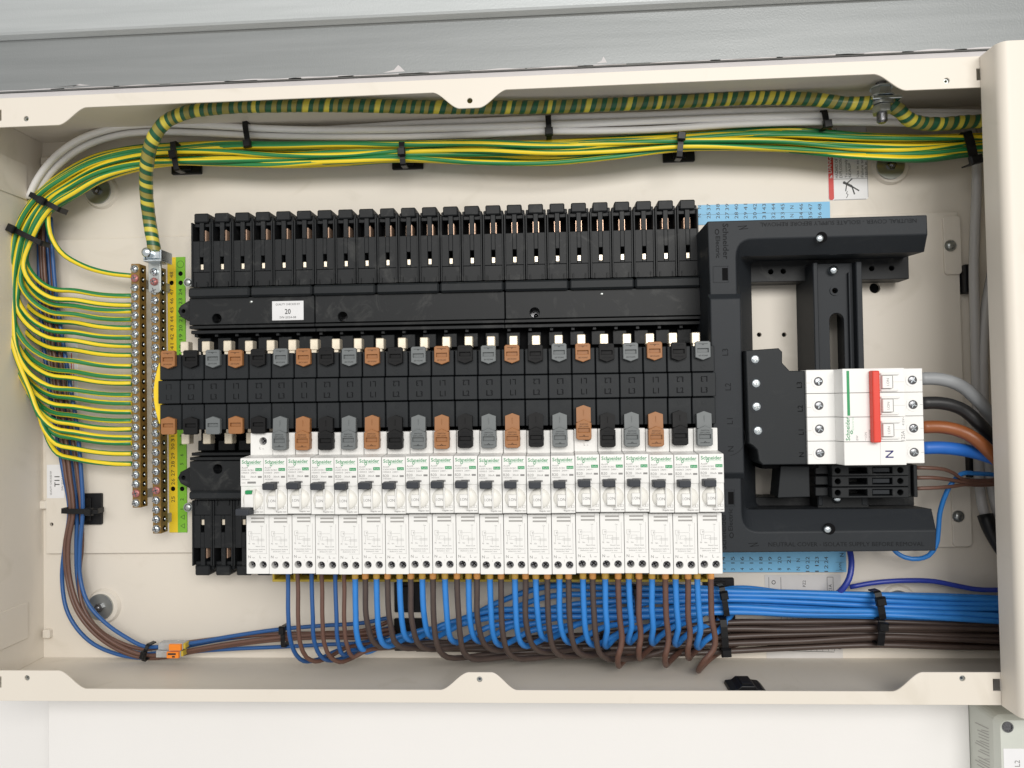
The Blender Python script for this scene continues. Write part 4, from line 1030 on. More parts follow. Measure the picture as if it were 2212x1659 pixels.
# ================================================================== TERMINAL BLOCKS under the switch
for q, v in enumerate((1016, 1039.5, 1064)):
    HT = 66.0
    x0, z1_ = CP(1797, v - 11.2, HT); x1, z0_ = CP(1964, v + 11.2, HT)
    lab = ('black terminal block touching the underside of the main switch', 'black terminal block between its two neighbours below the main switch', 'black terminal block lowest of three below the main switch')[q]
    t = thing('terminal_block', lab, 'terminal block', ((x0 + x1) / 2, z0_, 47), 'terminal blocks below the main switch', chassis=True)
    xa_, xb_ = CP(1825, v, HT)[0], CP(1878, v, HT)[0]
    zm_ = (z0_ + z1_) / 2
    plate('block_body', 'black', rectp(x0, x1, z0_ + .15, z1_ - .15), [circ(x0 + 4.5, zm_, 2.2, 14), rectp(x0 + 13, x0 + 27, zm_ - 2.4, zm_ + 2.4), rectp(x0 + 31, x0 + 46, zm_ - 2.4, zm_ + 2.4), circ(x1 - 6.5, zm_, 2.2, 14)], 47, HT, t, bevel=.4)
    m = MB(); m.box(x0 + 32, x0 + 45, zm_ - 1.8, zm_ + 1.8, 47, HT - 2.5, .3); m.build('block_lever', 'frame', t)
    m = MB(); m.box(x0 - 10, x0 - .05, z0_ + .8, z1_ - .8, 47, HT - 8, .5); m.build('block_shoulder', 'black', t)
m = MB(); x0, z1_ = CP(1964.5, 1004, 62); x1, z0_ = CP(1983, 1074, 62); m.box(x0, x1 - 3, z0_, z1_, 28.1, 58, .5).box(x1 - 2.9, x1, z0_, z1_, 28.1, 62, .4)
m.build('end_stop', 'black', label='black end stop clipped beside the three terminal blocks', cat='end stop', chassis=True)
m = MB(); x0, z1_ = CP(1760, 1075, 40); x1, z0_ = CP(1870, 1096, 40); m.box(x0, x1, z0_, z1_ + 26, 28.1, 46.5, .5); m.build('din_foot', 'black', label='black rail foot under the terminal blocks', cat='rail', chassis=True)
x, z = CP(1810, 1079, 50); m = MB(); m.cyl(x, z, 3.2, 46.6, 49, 14).dome(x, z, 3.2, 49, 1.6, 14); m.build('rail_screw', 'zinc', smooth=True, label='shiny screw on the rail foot below the terminal blocks', cat='screw', chassis=True)

# ================================================================== EARTH BARS
def screw_head(name, m_, x, z, h, r, parent, dome=1.6):
    m = MB(); m.cyl(x, z, r, h, h + .9, 16).dome(x, z, r * .97, h + .9, dome, 16, 4)
    s_ = m.build(name, m_, parent, smooth=True)
    g = MB()
    for a in (.35, .35 + math.pi / 2): 
        c_, d_ = math.cos(a) * r * .74, math.sin(a) * r * .74
        g.line(x - c_, z - d_, x + c_, z + d_, r * .26, h + .92 + dome)
    g.build('screw_slot', 'darksteel', s_)
    return s_
def earth_bar(label, xm, ztop_, n, pitch, red, hb, skip=()):
    zbot = ztop_ - pitch * (n - 1) - 4.3
    t = thing('earth_bar', label, 'terminal bar', (xm, zbot, 4.1), 'brass earth bars')
    m = MB(); m.box(xm - 3.6, xm + 3.9, zbot, ztop_ + 4.6, hb - 11, hb, .4); m.build('bar', 'brass', t)
    for zf in (zbot + 6, ztop_ - 14):
        m = MB(); m.box(xm - 3.4, xm - 1.4, zf, zf + 8, 4.1, hb - 11.05, .3); m.build('bar_foot', 'greysheath', t)
    pr = None
    hp = None
    for i in range(n):
        z = ztop_ - pitch * i
        if i in red: screw_head('fixing_screw', 'redscrew', xm, z, hb + .02, 3.4, t, 1.0)
        elif i not in skip:
            if pr is None: pr = screw_head('clamp_screw', 'zinc', xm, z, hb + .02, 3.45, t, 2.2); prz = z
            else:
                c_ = shift_part(pr, t, 0, z - prz)
        if hp is None:
            g = MB(); zq_ = z - .6
            ringv = []
            g.add([(xm + 3.98, zq_ + 2.5 * math.sin(2 * math.pi * k / 14), hb - 5.5 + 2.5 * math.cos(2 * math.pi * k / 14)) for k in range(14)], [tuple(range(14))])
            hp = g.build('wire_hole', 'deep', t); hpz = z
            g = MB()
            g.dome(xm + 4.6, zq_, 1.25, hb - 5.4, 1.3, 10, 3, rz=1.0); g.build('wire_tip', 'zinc', hp, smooth=True)
        else: shift_part(hp, t, 0, z - hpz)
    return t
zA = wz(291, 581, 33); zBq = wz(296, 1086, 33); pA = (zA - zBq) / 25
earth_bar('taller placed brass earth bar filled with green and yellow wires', wx(293, 830, 33), zA, 26, pA, (1, 24), 33.0)
zA2 = wz(334, 629, 33); zB2 = wz(339, 1141, 33); pB = (zA2 - zB2) / 25.5
pB = pA; zA2 = wz(333, 588, 33)
earth_bar('empty brass earth bar between the wired bar and yellow green number strip', wx(336.5, 830, 33), zA2, 28, (zA2 - wz(339, 1142, 33)) / 27, (1, 23), 33.0, skip=(0,))
bpy.data.objects['earth_bar']['label'] = 'brass earth bar filled with green and yellow wires'
# number strip
x0, z1_ = uv(362, 556, 5.2); x1, z0_ = uv(403, 1150, 5.2); xm = wx(382, 850, 5.2); x0 = wx(362.5, 700, 5.2); x1 = wx(401.5, 850, 5.2)
es = thing('number_strip', 'yellow and green number strip beside the earth bars', 'label', (xm, z0_, 4.1))
dts_y = [611, 1056]; dts_g = [591, 611, 1056]
plate('yellow_half', 'ylabel', rectp(x0, xm, z0_, z1_), [circ((x0 + xm) / 2 - .3, wz(371, v, 5.2), 2.2, 18) for v in dts_y], 4.15, 5.2, es)
plate('green_half', 'glabel', rectp(xm + .02, x1, z0_, z1_), [circ((x1 + xm) / 2, wz(391, v, 5.2), 2.2, 18) for v in dts_g], 4.15, 5.2, es)
for xx_, v in [((x0 + xm) / 2 - .3, v) for v in dts_y] + [((x1 + xm) / 2, v) for v in dts_g]:
    m = MB(); m.cyl(xx_, wz(381, v, 5.2), 2.15, 4.15, 4.4); m.build('punched_hole', 'deep', es)
m = MB()
for t, v in (('48', 594), ('47', 631), ('46', 651), ('45', 670.5), ('44', 690), ('43', 709), ('42', 728.5), ('41', 749), ('40', 769), ('39', 789), ('31', 948), ('30', 965), ('29', 985), ('28', 1003), ('27', 1022), ('26', 1041), ('25', 1079)):
    m.text(t, (x0 + xm) / 2 + 1.4, wz(371, v, 5.2) - 2.7, 5.28, 4.6, 90, width=5.6)
for t, v in (('24', 631), ('23', 651), ('22', 670), ('21', 690), ('20', 709), ('19', 728.5), ('18', 752), ('17', 770), ('8', 941), ('7', 960), ('6', 982), ('5', 1001), ('4', 1021), ('2', 1078), ('1', 1097)):
    m.text(t, (x1 + xm) / 2 + 1.4, wz(391, v, 5.2) - (2.7 if len(t) > 1 else 1.4), 5.28, 4.6, 90, width=5.6 if len(t) > 1 else None)
for v in (1117, 1136):
    x, z = (x1 + xm) / 2, wz(391, v, 5.2); m.line(x + 2, z - 2, x + 2, z + 2, .35, 5.28).line(x + 2, z - 2, x - 1.5, z, .35, 5.28).line(x + 2, z + 2, x - 1.5, z, .35, 5.28)
m.ring((x1 + xm) / 2, wz(391, 571, 5.2), 3.0, 3.3, 5.22, 5.28, 20)
m.build('printed_numbers', 'ink', es)
# main earth clamp
x, z = uv(335, 575, 40)
cl = thing('earth_clamp', 'shiny earth clamp holding the thick taped cable above the brass bars', 'clamp', (x, z - 16, 34))
m = MB(); xa_, za_ = uv(333, 560, 38); xb_, zb_ = uv(333, 615, 36)
m.prism(rrect(xb_ - 5.2, xb_ + 5.6, zb_ - 7, za_ - 1, 2.5), 33.3, 36.0); m.build('clamp_tongue', 'steel', cl, bevel=.3)
for v, m_ in ((587, 'zinc'), (608, 'redscrew')): screw_head('clamp_screw', m_, wx(332, v, 37), wz(332, v, 37), 36.05, 3.5, cl, 1.8)
m = MB(); zc1, zc0 = wz(333, 541, 42), wz(333, 566, 42); xq = wx(334, 553, 42)
m.box(xq - 8, xq + 8, zc0, zc0 + 1.6, 28, 46, .3).box(xq - 8, xq - 6.6, zc0 + 1.65, zc1, 28, 46, .3).box(xq + 6.6, xq + 8, zc0 + 1.65, zc1, 28, 46, .3).box(xq - 6.5, xq + 6.5, zc0 + 2, zc1 - 1, 40, 45, .8); m.build('clamp_cage', 'zinc', cl)
x, z = uv(316, 545, 48); m = MB(); m.cyl(x, z, 4.2, 40, 48, 16).dome(x, z, 4.2, 48, 2.2, 16); m.build('clamp_bolt', 'zinc', cl, smooth=True)

# ================================================================== PAPER LABELS
def strip(name, label, u0, v0, u1, v1, rows, extra=None):
    x0, z1_ = C(u0, v0, 5.0); x1, z0_ = C(u1, v1, 5.0)
    t = thing(name, label, 'label', (x0, z0_, 4.1), chassis=True)
    m = MB(); m.box(x0, x1, z0_, z1_, 4.12, 4.6, .05); m.build('strip_sheet', 'blabel', t)
    m = MB()
    for (v, items) in rows:
        for tx, u in items:
            x, z = C(u, v, 5.0); m.text(tx, x + 1.5, z - (2.9 if len(tx) > 1 else 1.6), 4.66, 4.5, 90, width=5.8 if len(tx) > 1 else None)
    zm_ = (z0_ + z1_) / 2; m.line(x0 + 3, zm_, x1 - 16, zm_, .2, 4.64)
    if extra: extra(m, x0, x1, z0_, z1_)
    m.build('printed_numbers', 'ink', t)
n1 = ['N'] + [str(i) for i in range(37, 46)] + ['N', '46', '47', '48']; n2 = ['N'] + [str(i) for i in range(25, 34)] + ['N', '34', '35', '36']
ul_ = [1511 + 20 * i for i in range(14)]
strip('neutral_number_strip', 'blue number strip above the charcoal cover reading 37 to 48', 1508, 443, 1794, 478, [(447, list(zip(n1, ul_))), (465, list(zip(n2, ul_)))])
n1 = ['14', '15', '16', '17', '18', '19', '20', '21', 'N', '22', '23', '24']; n2 = ['2', '3', '4', '5', '6', '7', '8', '9', 'N', '10', '11', '12']
ul_ = [1563 + 20.2 * i for i in range(12)]
def ex(m, x0, x1, z0_, z1_): m.text('N', x1 - 2, z1_ - 6, 4.66, 4.8, 90).line(x1 - 9, z0_ + 1.5, x1 - 2, z0_ + 1.5, .2, 4.66).line(x1 - 9, z0_ + 8.5, x1 - 2, z0_ + 8.5, .2, 4.66).text('kWh', x1 - 4, z0_ + 2, 4.66, 3.2, 90)
strip('neutral_number_strip', 'blue number strip below the charcoal cover reading 14 to 24', 1540, 1188, 1829, 1236, [(1210, list(zip(n1, ul_))), (1228, list(zip(n2, ul_)))], ex)
# danger label
x0, z1_ = uv(1786, 275, 1); x1, z0_ = uv(1877, 430, 1)
dl = thing('danger_label', 'red and white danger label partly covered by the earth wires', 'label', (x0, z0_, 0))
m = MB(); m.prism(rrect(x0, x1, z0_, z1_, 2.5), .02, .4); m.build('label_sheet', 'paper', dl)
xr_ = wx(1801.5, 400, 1); m = MB(); m.prism(rrect(x0 + .3, xr_, z0_ + .3, z1_ - .3, 2.0), .41, .5); rd = m.build('red_band', 'redp', dl)
zs_ = wz(1830, 386, 1)
m = MB(); m.text('DANGER', xr_ - 1.6, zs_ + 5.5, .56, 5.0, 90, True).line(x0 + 1.6, zs_ + 1, xr_ - 1.4, zs_ + 3.8, .6, .56).line(xr_ - 1.4, zs_ + 1, xr_ - 1.4, zs_ + 3.8, .0001 + .6, .56); m.build('printed_text', 'paper', rd)
m = MB()
for u, tx, w_, sz_ in ((1811, 'HAZARD OF ELECTRIC SHOCK,', 44, 3.6), (1820, 'EXPLOSION OR ARC FLASH', 40, 3.6), (1831, 'To comply with BS EN', 34, 3.0), (1839, 'SEASP', 13, 3.0), (1856, 'Use in accordance', 30, 3.0), (1866, 'Failure to follow will', 34, 3.4), (1874, 'result in death', 24, 3.4)):
    m.text(tx, wx(u, 380, 1), zs_ + 1.0, .46, sz_, 90, width=w_)
m.line(xr_, zs_, x1 - .5, zs_, .3, .46).line(x1 - .4, z0_ + 2, x1 - .4, z1_ - 2, .3, .46).line(xr_, z0_ + .4, x1 - 2, z0_ + .4, .3, .46)
cx0, cz0 = wx(1836, 405, 1), wz(1836, 405, 1)      # struck figure pictogram
m.cyl(cx0 - 4.5, cz0 + 4.5, 1.3, .42, .47, 12).line(cx0 - 3.5, cz0 + 4, cx0 + 2, cz0 + 1, 2.2, .46).line(cx0 + 2, cz0 + 1, cx0 + 8, cz0 - 3, 1.2, .46).line(cx0 + 2, cz0 + 1, cx0 + 4, cz0 - 6, 1.2, .46).line(cx0 - 2, cz0 + 4, cx0 + 2.5, cz0 + 8, 1.0, .46).line(cx0 - 2.5, cz0 + 3, cx0 - 3.5, cz0 - 3, .9, .46)
m.line(cx0 - 2, cz0 - 3, cx0 - 3, cz0 - 5, .5, .46).line(cx0 - 3, cz0 - 5, cx0 - 1.5, cz0 - 6, .5, .46).line(cx0 - 1.5, cz0 - 6, cx0 - 3, cz0 - 9, .5, .46)
m.build('printed_text', 'ink', dl)
# specification sheet behind the lower cables
x0, z1_ = uv(1652, 1242, 1); x1, z0_ = uv(1822, 1426, 1)
sp_ = thing('specification_sheet', 'pale printed specification sheet behind the blue and brown bundles', 'label', (x0, z0_, 0))
m = MB(); m.box(x0, x1, z0_, z1_, .02, .35, .03); m.build('sheet', 'greyp', sp_)
m = MB()
def U(u, v): return uv(u, v, 1)
for u in (1661, 1687, 1787, 1800): a = U(u, 1247); c_ = U(u + 1, 1290); m.line(a[0], a[1], c_[0], c_[1], .35, .42)
a = U(1787, 1247); c_ = U(1800, 1247); m.line(*a, *c_, .35, .42)
x, z = U(1676, 1263); m.text('O', x, z, .42, 5, 90, True); x, z = U(1741, 1268); m.text('PZ2', x, z, .42, 3.6, 90); x, z = U(1798, 1285); m.text('PZ1A', x, z, .42, 4, 90)
for i in range(10):
    u = 1688 + i * 12.7; a = U(u, 1330); c_ = U(u + 1, 1407); m.line(*a, *c_, .3, .42)
a = U(1688, 1406); c_ = U(1803, 1409); m.line(*a, *c_, .4, .42)
for u, t in ((1765, 'HC'), (1777, 'AC'), (1789, 'Tel'), (1800, 'Ph1'), (1818, 'PHA76')): x, z = U(u, 1403); m.text(t, x, z, .42, 3.4, 90)
m.build('printed_table', 'ink', sp_)
# T11 sticker and the small print behind the left wiring
x0, z1_ = uv(101, 1004, 4.4); x1, z0_ = uv(139, 1076, 4.4)
ts = thing('quality_sticker', 'white quality sticker marked T11 beside the brown and blue wires', 'sticker', (x0, z0_, 4))
m = MB(); m.box(x0, x1, z0_, z1_, 4.02, 4.3, .03); m.build('sticker_sheet', 'paper', ts)
m = MB(); m.text('QUALITY CHECKED BY', x0 + 4.6, z0_ + 3, 4.36, 2.5, 90, width=22).text('T11', x0 + 12, z0_ + 10.5, 4.36, 6.8, 90, True, width=9.5).text('SW-2024-08', x0 + 15.6, z0_ + 7, 4.36, 2.5, 90, width=15); m.build('printed_text', 'ink', ts)
x0, z1_ = uv(126, 735, 4.4); x1, z0_ = uv(168, 872, 4.4)
tp = thing('instruction_label', 'white label with red and black small print behind the left wires', 'label', (x0, z0_, 4))
m = MB(); m.box(x0, x1, z0_, z1_, 4.02, 4.3, .03); m.build('label_sheet', 'paper', tp)
m = MB(); m.text('Torque settings', x0 + 5, z0_ + 14, 4.36, 3.2, 90, width=38) if False else m.line(x0 + 4, z0_ + 14, x0 + 4, z1_ - 4, .8, 4.36).line(x0 + 12.5, z0_ + 4, x0 + 12.5, z1_ - 12, .8, 4.36).line(x0 + 14.5, z0_ + 4, x0 + 14.5, z1_ - 20, .5, 4.36); m.build('red_print', 'redp', tp)
m = MB(); m.line(x0 + 7.5, z0_ + 6, x0 + 7.5, z1_ - 14, .6, 4.36).line(x0 + 9.6, z0_ + 6, x0 + 9.6, z1_ - 24, .6, 4.36); m.build('black_print', 'ink', tp)

# ================================================================== CABLES
def interp(tab, v):
    if v <= tab[0][0]: return tab[0][1]
    for (a, p), (c_, q) in zip(tab, tab[1:]):
        if v <= c_: return p + (q - p) * (v - a) / (c_ - a)
    return tab[-1][1]
def perp_pts(cl, hw, q, hs):
    """offset a centre line of photo points sideways by q half widths; positive q towards the inside of the bend"""
    out = []
    for i, (u, v) in enumerate(cl):
        a = cl[max(i - 1, 0)]; c_ = cl[min(i + 1, len(cl) - 1)]
        d = Vector((c_[0] - a[0], c_[1] - a[1])).normalized(); n_ = Vector((d[1], -d[0]))
        w = hw[i] if isinstance(hw, list) else hw
        qq = q[i] if isinstance(q, list) else q
        out.append(P(u + n_[0] * w * qq, v + n_[1] * w * qq, hs[i] if isinstance(hs, list) else hs))
    return out
# ---- earth wires: across the top, round the corner, into the brass bar
ends = [595, 639, 659, 672, 690, 708, 729, 747, 767, 791, 814, 828, 853, 871, 890, 909, 927, 945, 957, 980, 1002]
NE = len(ends)
cl = [(2300, 312), (2112, 312), (1990, 322), (1860, 318), (1680, 306), (1470, 309), (1320, 320), (1180, 327), (1030, 326), (868, 327), (740, 332), (600, 336), (470, 334), (378, 337), (290, 345), (210, 366), (150, 398), (97, 434), (52, 505)]
hw = [22, 20, 26, 27, 27, 18, 22, 26, 25, 19, 22, 25, 25, 24, 27, 30, 31, 27, 26]
ul = [(505, 28), (560, 15), (635, 10), (702, 14), (777, 28), (820, 47), (850, 64), (900, 92), (950, 118)]
rng = random.Random(3)
lanes = [-1 + 2 * k / (NE - 1) for k in range(NE)]
for k, y in enumerate(ends):
    inner = 1 - 2 * k / (NE - 1)                      # first wires lie on the inside of the bend
    n_top = 15
    qs = []; hs = []
    ph = rng.uniform(0, 6.28); fr_ = rng.uniform(.5, .9)
    lay = (k * 2) % 5
    for i in range(len(cl)):
        amp = .30 if i < 14 else .10
        if i in (1, 5, 9, 13): amp *= .7
        qv = inner * .86 + amp * math.sin(ph + i * fr_)
        qs.append(max(-1, min(1, qv)))
        hs.append(16 + 4.2 * lay + 3.0 * math.sin(ph * 2 + i * .8) + (4 if i > 14 else 0))
    pts = perp_pts(cl, hw, [-q for q in qs], hs) if False else perp_pts(cl, hw, qs, hs)
    if k == 0:
        pts = pts[:-1] + [P(103, 470, 34), P(108, 505, 32), P(130, 543, 30), P(180, 574, 28), P(235, 590, 27.5), P(285, 596, 27.5)]
    else:
        vl = y - (75 + 30 * k / (NE - 1))
        hq = hs[-1]
        span = max(vl - 505, 1)
        for vv in (560, 620, 690, 760, 830):
            if vv < vl - 25:
                f_ = (vv - 505) / 430
                pts.append(P(interp(ul, vv) + (1 - k / (NE - 1)) * 46 * (1 - .5 * f_) + rng.uniform(-3, 3), vv, hq + rng.uniform(-1, 1)))
        uL = interp(ul, vl) + (1 - k / (NE - 1)) * 46 * (1 - .5 * (vl - 505) / 430)
        pts.append(P(uL, vl, hq))
        pts.append(P(uL + (150 - uL) * .25, vl + (y - vl) * .52, hq))
        pts.append(P(uL + (150 - uL) * .6, vl + (y - vl) * .80, hq * .7 + 9))
        pts.append(P(162, y - 11, hq * .4 + 17)); pts.append(P(215, y - 2.5, 28)); pts.append(P(250, y, 27.5)); pts.append(P(285.5, y, 27.5))
    tube('earth_wire', 'gy', pts, 2.25, 10, .005, label='green and yellow earth wire clamped in the brass bar, %s from the top' % ORDS[k], cat='wire', group='green and yellow earth wires')
# ---- thick taped main earth, up from the clamp and along the top
pts = [P(336, 556, 36), P(331, 525, 36), P(322, 470, 36), P(316, 410, 46), P(318, 350, 58), P(330, 302, 66), P(356, 265, 70), P(400, 244, 73), P(470, 233, 75), P(600, 228, 77), P(760, 228, 72), P(900, 231, 66), P(1040, 232, 61), P(1180, 231, 56), P(1320, 226, 53), P(1480, 219, 50), P(1640, 212, 50), P(1760, 215, 52), P(1840, 224, 54), P(1884, 222, 56)]
tube('taped_earth_cable', 'tape', pts, 5.4, 16, .003, wob=.03, label='thick taped green and yellow cable from the clamp to the earth stud', cat='cable')
pts = [P(1918, 226, 57), P(1942, 238, 56), P(1960, 256, 52), P(1990, 266, 48), P(2030, 268, 46), P(2080, 264, 46), P(2150, 260, 46), P(2290, 256, 46)]
tube('taped_earth_cable', 'tape', pts, 5.4, 16, .003, wob=.05, label='short taped green and yellow cable from the earth stud towards the door', cat='cable')
# ---- white sheathed cables
wa = [[(62, 428, 20), (78, 392, 24), (112, 346, 26), (165, 305, 28), (240, 278, 28), (330, 268, 28), (430, 270, 28), (560, 277, 28), (700, 281, 28), (850, 280, 28), (1000, 276, 28), (1180, 270, 28), (1400, 262, 27), (1600, 254, 27), (1783, 249, 27), (1950, 250, 27), (2290, 252, 27)],
      [(70, 440, 14), (88, 402, 18), (125, 358, 20), (180, 318, 22), (255, 292, 23), (335, 285, 24), (430, 287, 24), (560, 293, 24), (700, 296, 24), (850, 296, 24), (1000, 292, 25), (1180, 284, 25), (1290, 283, 26), (1400, 280, 26), (1600, 268, 26), (1783, 263, 26), (1950, 266, 26), (2290, 270, 26)],
      [(76, 436, 8), (96, 396, 9), (140, 342, 9), (200, 300, 10), (290, 276, 12), (420, 276, 14), (600, 284, 16), (760, 276, 18), (900, 267, 20), (1040, 262, 22), (1180, 256, 23), (1400, 249, 23), (1600, 241, 23), (1783, 239, 23), (1950, 242, 23), (2290, 246, 23)]]
nm = ('upper white sheathed cable running below the taped cable', 'lower white sheathed cable lying against the green and yellow wires', 'rear white sheathed cable half hidden behind the taped cable')
for k in range(3): tube('white_cable', 'sheath', [P(*p) for p in wa[k]], 3.0, 12, .005, label=nm[k], cat='cable', group='white sheathed cables')
# grey sheathed cables down the right side
for k, (pp, lab) in enumerate((([(2092, 262, 22), (2108, 320, 22), (2110, 400, 20), (2106, 500, 18), (2104, 580, 18), (2106, 680, 16), (2108, 780, 14), (2112, 900, 12), (2114, 1000, 14), (2116, 1050, 18), (2124, 1100, 22), (2140, 1140, 26), (2180, 1190, 30)], 'grey sheathed cable dropping past the black clip beside the door'),
                                ([(2150, 560, 16), (2130, 660, 16), (2124, 760, 16), (2126, 900, 14), (2134, 1000, 16), (2144, 1060, 20), (2160, 1120, 24), (2200, 1180, 28)], 'second grey sheathed cable tucked behind the door edge'))):
    tube('grey_cable', 'greysheath', [P(*p) for p in pp], 3.9, 12, .006, label=lab, cat='cable', group='grey sheathed cables')
tube('black_tape_wrap', 'nylon', [P(2128, 1112, 24), P(2136, 1135, 27), P(2156, 1172, 30), P(2185, 1215, 34)], 6.0, 14, .004, label='black tape wrapped round the foot of the grey cable', cat='tape')
# ---- incoming tails
for k, (mt_, pp, lab) in enumerate((('tailgrey', [(1985, 818, 72), (2020, 818, 72), (2050, 823, 72), (2080, 836, 71), (2112, 864, 72), (2142, 900, 66), (2175, 945, 60), (2215, 1000, 56)], 'thick grey tail curving from the main switch'),
                                   ('tailblack', [(1987, 871, 72), (2020, 870, 72), (2055, 875, 72), (2085, 888, 72), (2112, 912, 74), (2140, 943, 68), (2175, 985, 62), (2215, 1030, 58)], 'thick black tail curving from the main switch'),
                                   ('tailbrown', [(1989, 923, 72), (2025, 922, 72), (2060, 927, 74), (2090, 938, 78), (2115, 955, 80), (2142, 980, 80), (2175, 1015, 72), (2215, 1050, 64)], 'thick orange brown tail curving from the main switch'),
                                   ('tailblue', [(1990, 968, 72), (2030, 967, 72), (2065, 970, 71), (2100, 976, 70), (2140, 988, 72), (2180, 1005, 68), (2230, 1030, 62)], 'thick blue tail leaving the neutral pole of the main switch'))):
    tube('incoming_tail', mt_, [P(*p) for p in pp], 4.9, 16, .004, label=lab, cat='cable', group='thick incoming tails')
# ---- thin wires from the terminal blocks
for k, (pp, lab) in enumerate((([(1980, 1010, 58), (2010, 1011, 58), (2040, 1014, 56), (2060, 1022, 54), (2076, 1034, 50), (2110, 1038, 46), (2160, 1036, 44), (2230, 1034, 42)], 'thin brown wire from the uppermost terminal block'),
                               ([(1980, 1032, 58), (2015, 1032, 58), (2050, 1036, 54), (2080, 1041, 50), (2115, 1043, 46), (2160, 1042, 44), (2230, 1040, 42)], 'thin brown wire from the middle terminal block'),
                               ([(1980, 1055, 58), (2015, 1054, 58), (2055, 1051, 54), (2085, 1047, 48), (2120, 1048, 44), (2160, 1046, 42), (2230, 1046, 40)], 'thin brown wire from the lowest terminal block'))):
    tube('thin_brown_wire', 'brown2', [P(*p) for p in pp], 1.5, 8, .004, label=lab, cat='wire', group='thin brown wires by the switch')
tube('blue_loop_wire', 'blue', [P(1925, 1180, 20), P(1937, 1194, 22), P(1955, 1204, 24), P(1985, 1207, 26), P(2006, 1200, 30), P(2022, 1178, 34), P(2027, 1145, 36), P(2030, 1110, 38), P(2040, 1075, 42), P(2055, 1045, 47), P(2076, 1024, 46), P(2110, 1023, 42), P(2160, 1026, 38), P(2230, 1030, 36)], 1.9, 10, .004, label='thin blue wire looping round the corner of the charcoal cover', cat='wire')
tube('navy_wire', 'navy', [P(1833, 1180, 12), P(1838, 1200, 16), P(1839, 1225, 20), P(1834, 1250, 22), P(1822, 1270, 22), P(1806, 1285, 16)], 2.5, 12, .004, label='short navy wire bending down beside the blue number strip', cat='wire')
tube('navy_wire', 'navy', [P(1836, 1268, 12), P(1880, 1260, 14), P(1960, 1254, 15), P(2020, 1256, 15), P(2070, 1266, 15), P(2110, 1273, 15), P(2170, 1274, 15), P(2240, 1272, 15)], 2.1, 10, .005, label='long navy wire running towards the door above the blue bundle', cat='wire')
# ---- brown and blue wires down the left side
cl = [(96, 470), (99, 540), (105, 640), (116, 740), (128, 830), (143, 930), (155, 1020), (164, 1104), (158, 1180), (157, 1250), (172, 1315), (210, 1365), (260, 1396), (312, 1411), (360, 1407), (420, 1397), (500, 1386), (610, 1376), (700, 1372), (790, 1368), (850, 1352)]
hw = [16, 18, 20, 22, 23, 24, 22, 18, 24, 23, 23, 23, 20, 15, 15, 14, 16, 18, 18, 20, 20]
cs = ['blue2', 'brown2', 'brown2', 'blue2', 'brown2', 'blue2']
nm = ['outermost blue', 'outer brown', 'second brown', 'middle blue', 'inner brown', 'innermost blue']
for k in range(6):
    q0 = 1 - 2 * k / 5.0
    ph = rng.uniform(0, 6)
    qs = [-(q0 * .9 + (.28 if i > 7 else .12) * math.sin(ph + i * .9)) for i in range(len(cl))]
    hs = [9 + (k % 3) * 3.2 + (3 if i > 9 else 0) for i in range(len(cl))]
    tube('left_side_wire', cs[k], perp_pts(cl, hw, qs, hs), 1.75, 8, .005, label='%s wire of the bundle descending behind the earth wires' % nm[k], cat='wire', group='brown and blue wires down the left side')
# ---- breaker wires
bu = [622, 673, 724, 767, 813, 863, 912, 961, 1012, 1058, 1112, 1157, 1208, 1259, 1307, 1358, 1408, 1459, 1506]
bv = [1428, 1426, 1405, 1408, 1396, 1383, 1377, 1388, 1386, 1394, 1396, 1381, 1389, 1394, 1397, 1388, 1390, 1393, 1399]
br = [642, 694, 742, 789, 837, 887, 935, 987, 1030, 1082, 1135, 1182, 1228, 1280, 1335, 1380, 1437, 1486, 1535]
bw = [1429, 1430, 1410, 1397, 1400, 1402, 1421, 1424, 1404, 1423, 1408, 1418, 1416, 1424, 1440, 1424, 1438, 1423, 1450]
def bundle_y(tab, u): return interp(tab, u)
bc = [(700, 1372), (850, 1330), (1000, 1300), (1200, 1300), (1400, 1302), (1565, 1298), (1905, 1309), (2160, 1318), (2300, 1322)]
bh = [(700, 14), (1100, 34), (1400, 32), (1565, 24), (1905, 22), (2160, 25), (2300, 26)]
kc_ = [(700, 1392), (850, 1392), (1000, 1394), (1200, 1394), (1400, 1388), (1565, 1376), (1905, 1368), (2160, 1374), (2300, 1376)]
kh = [(700, 14), (1100, 16), (1400, 24), (1565, 30), (1905, 22), (2160, 24), (2300, 24)]
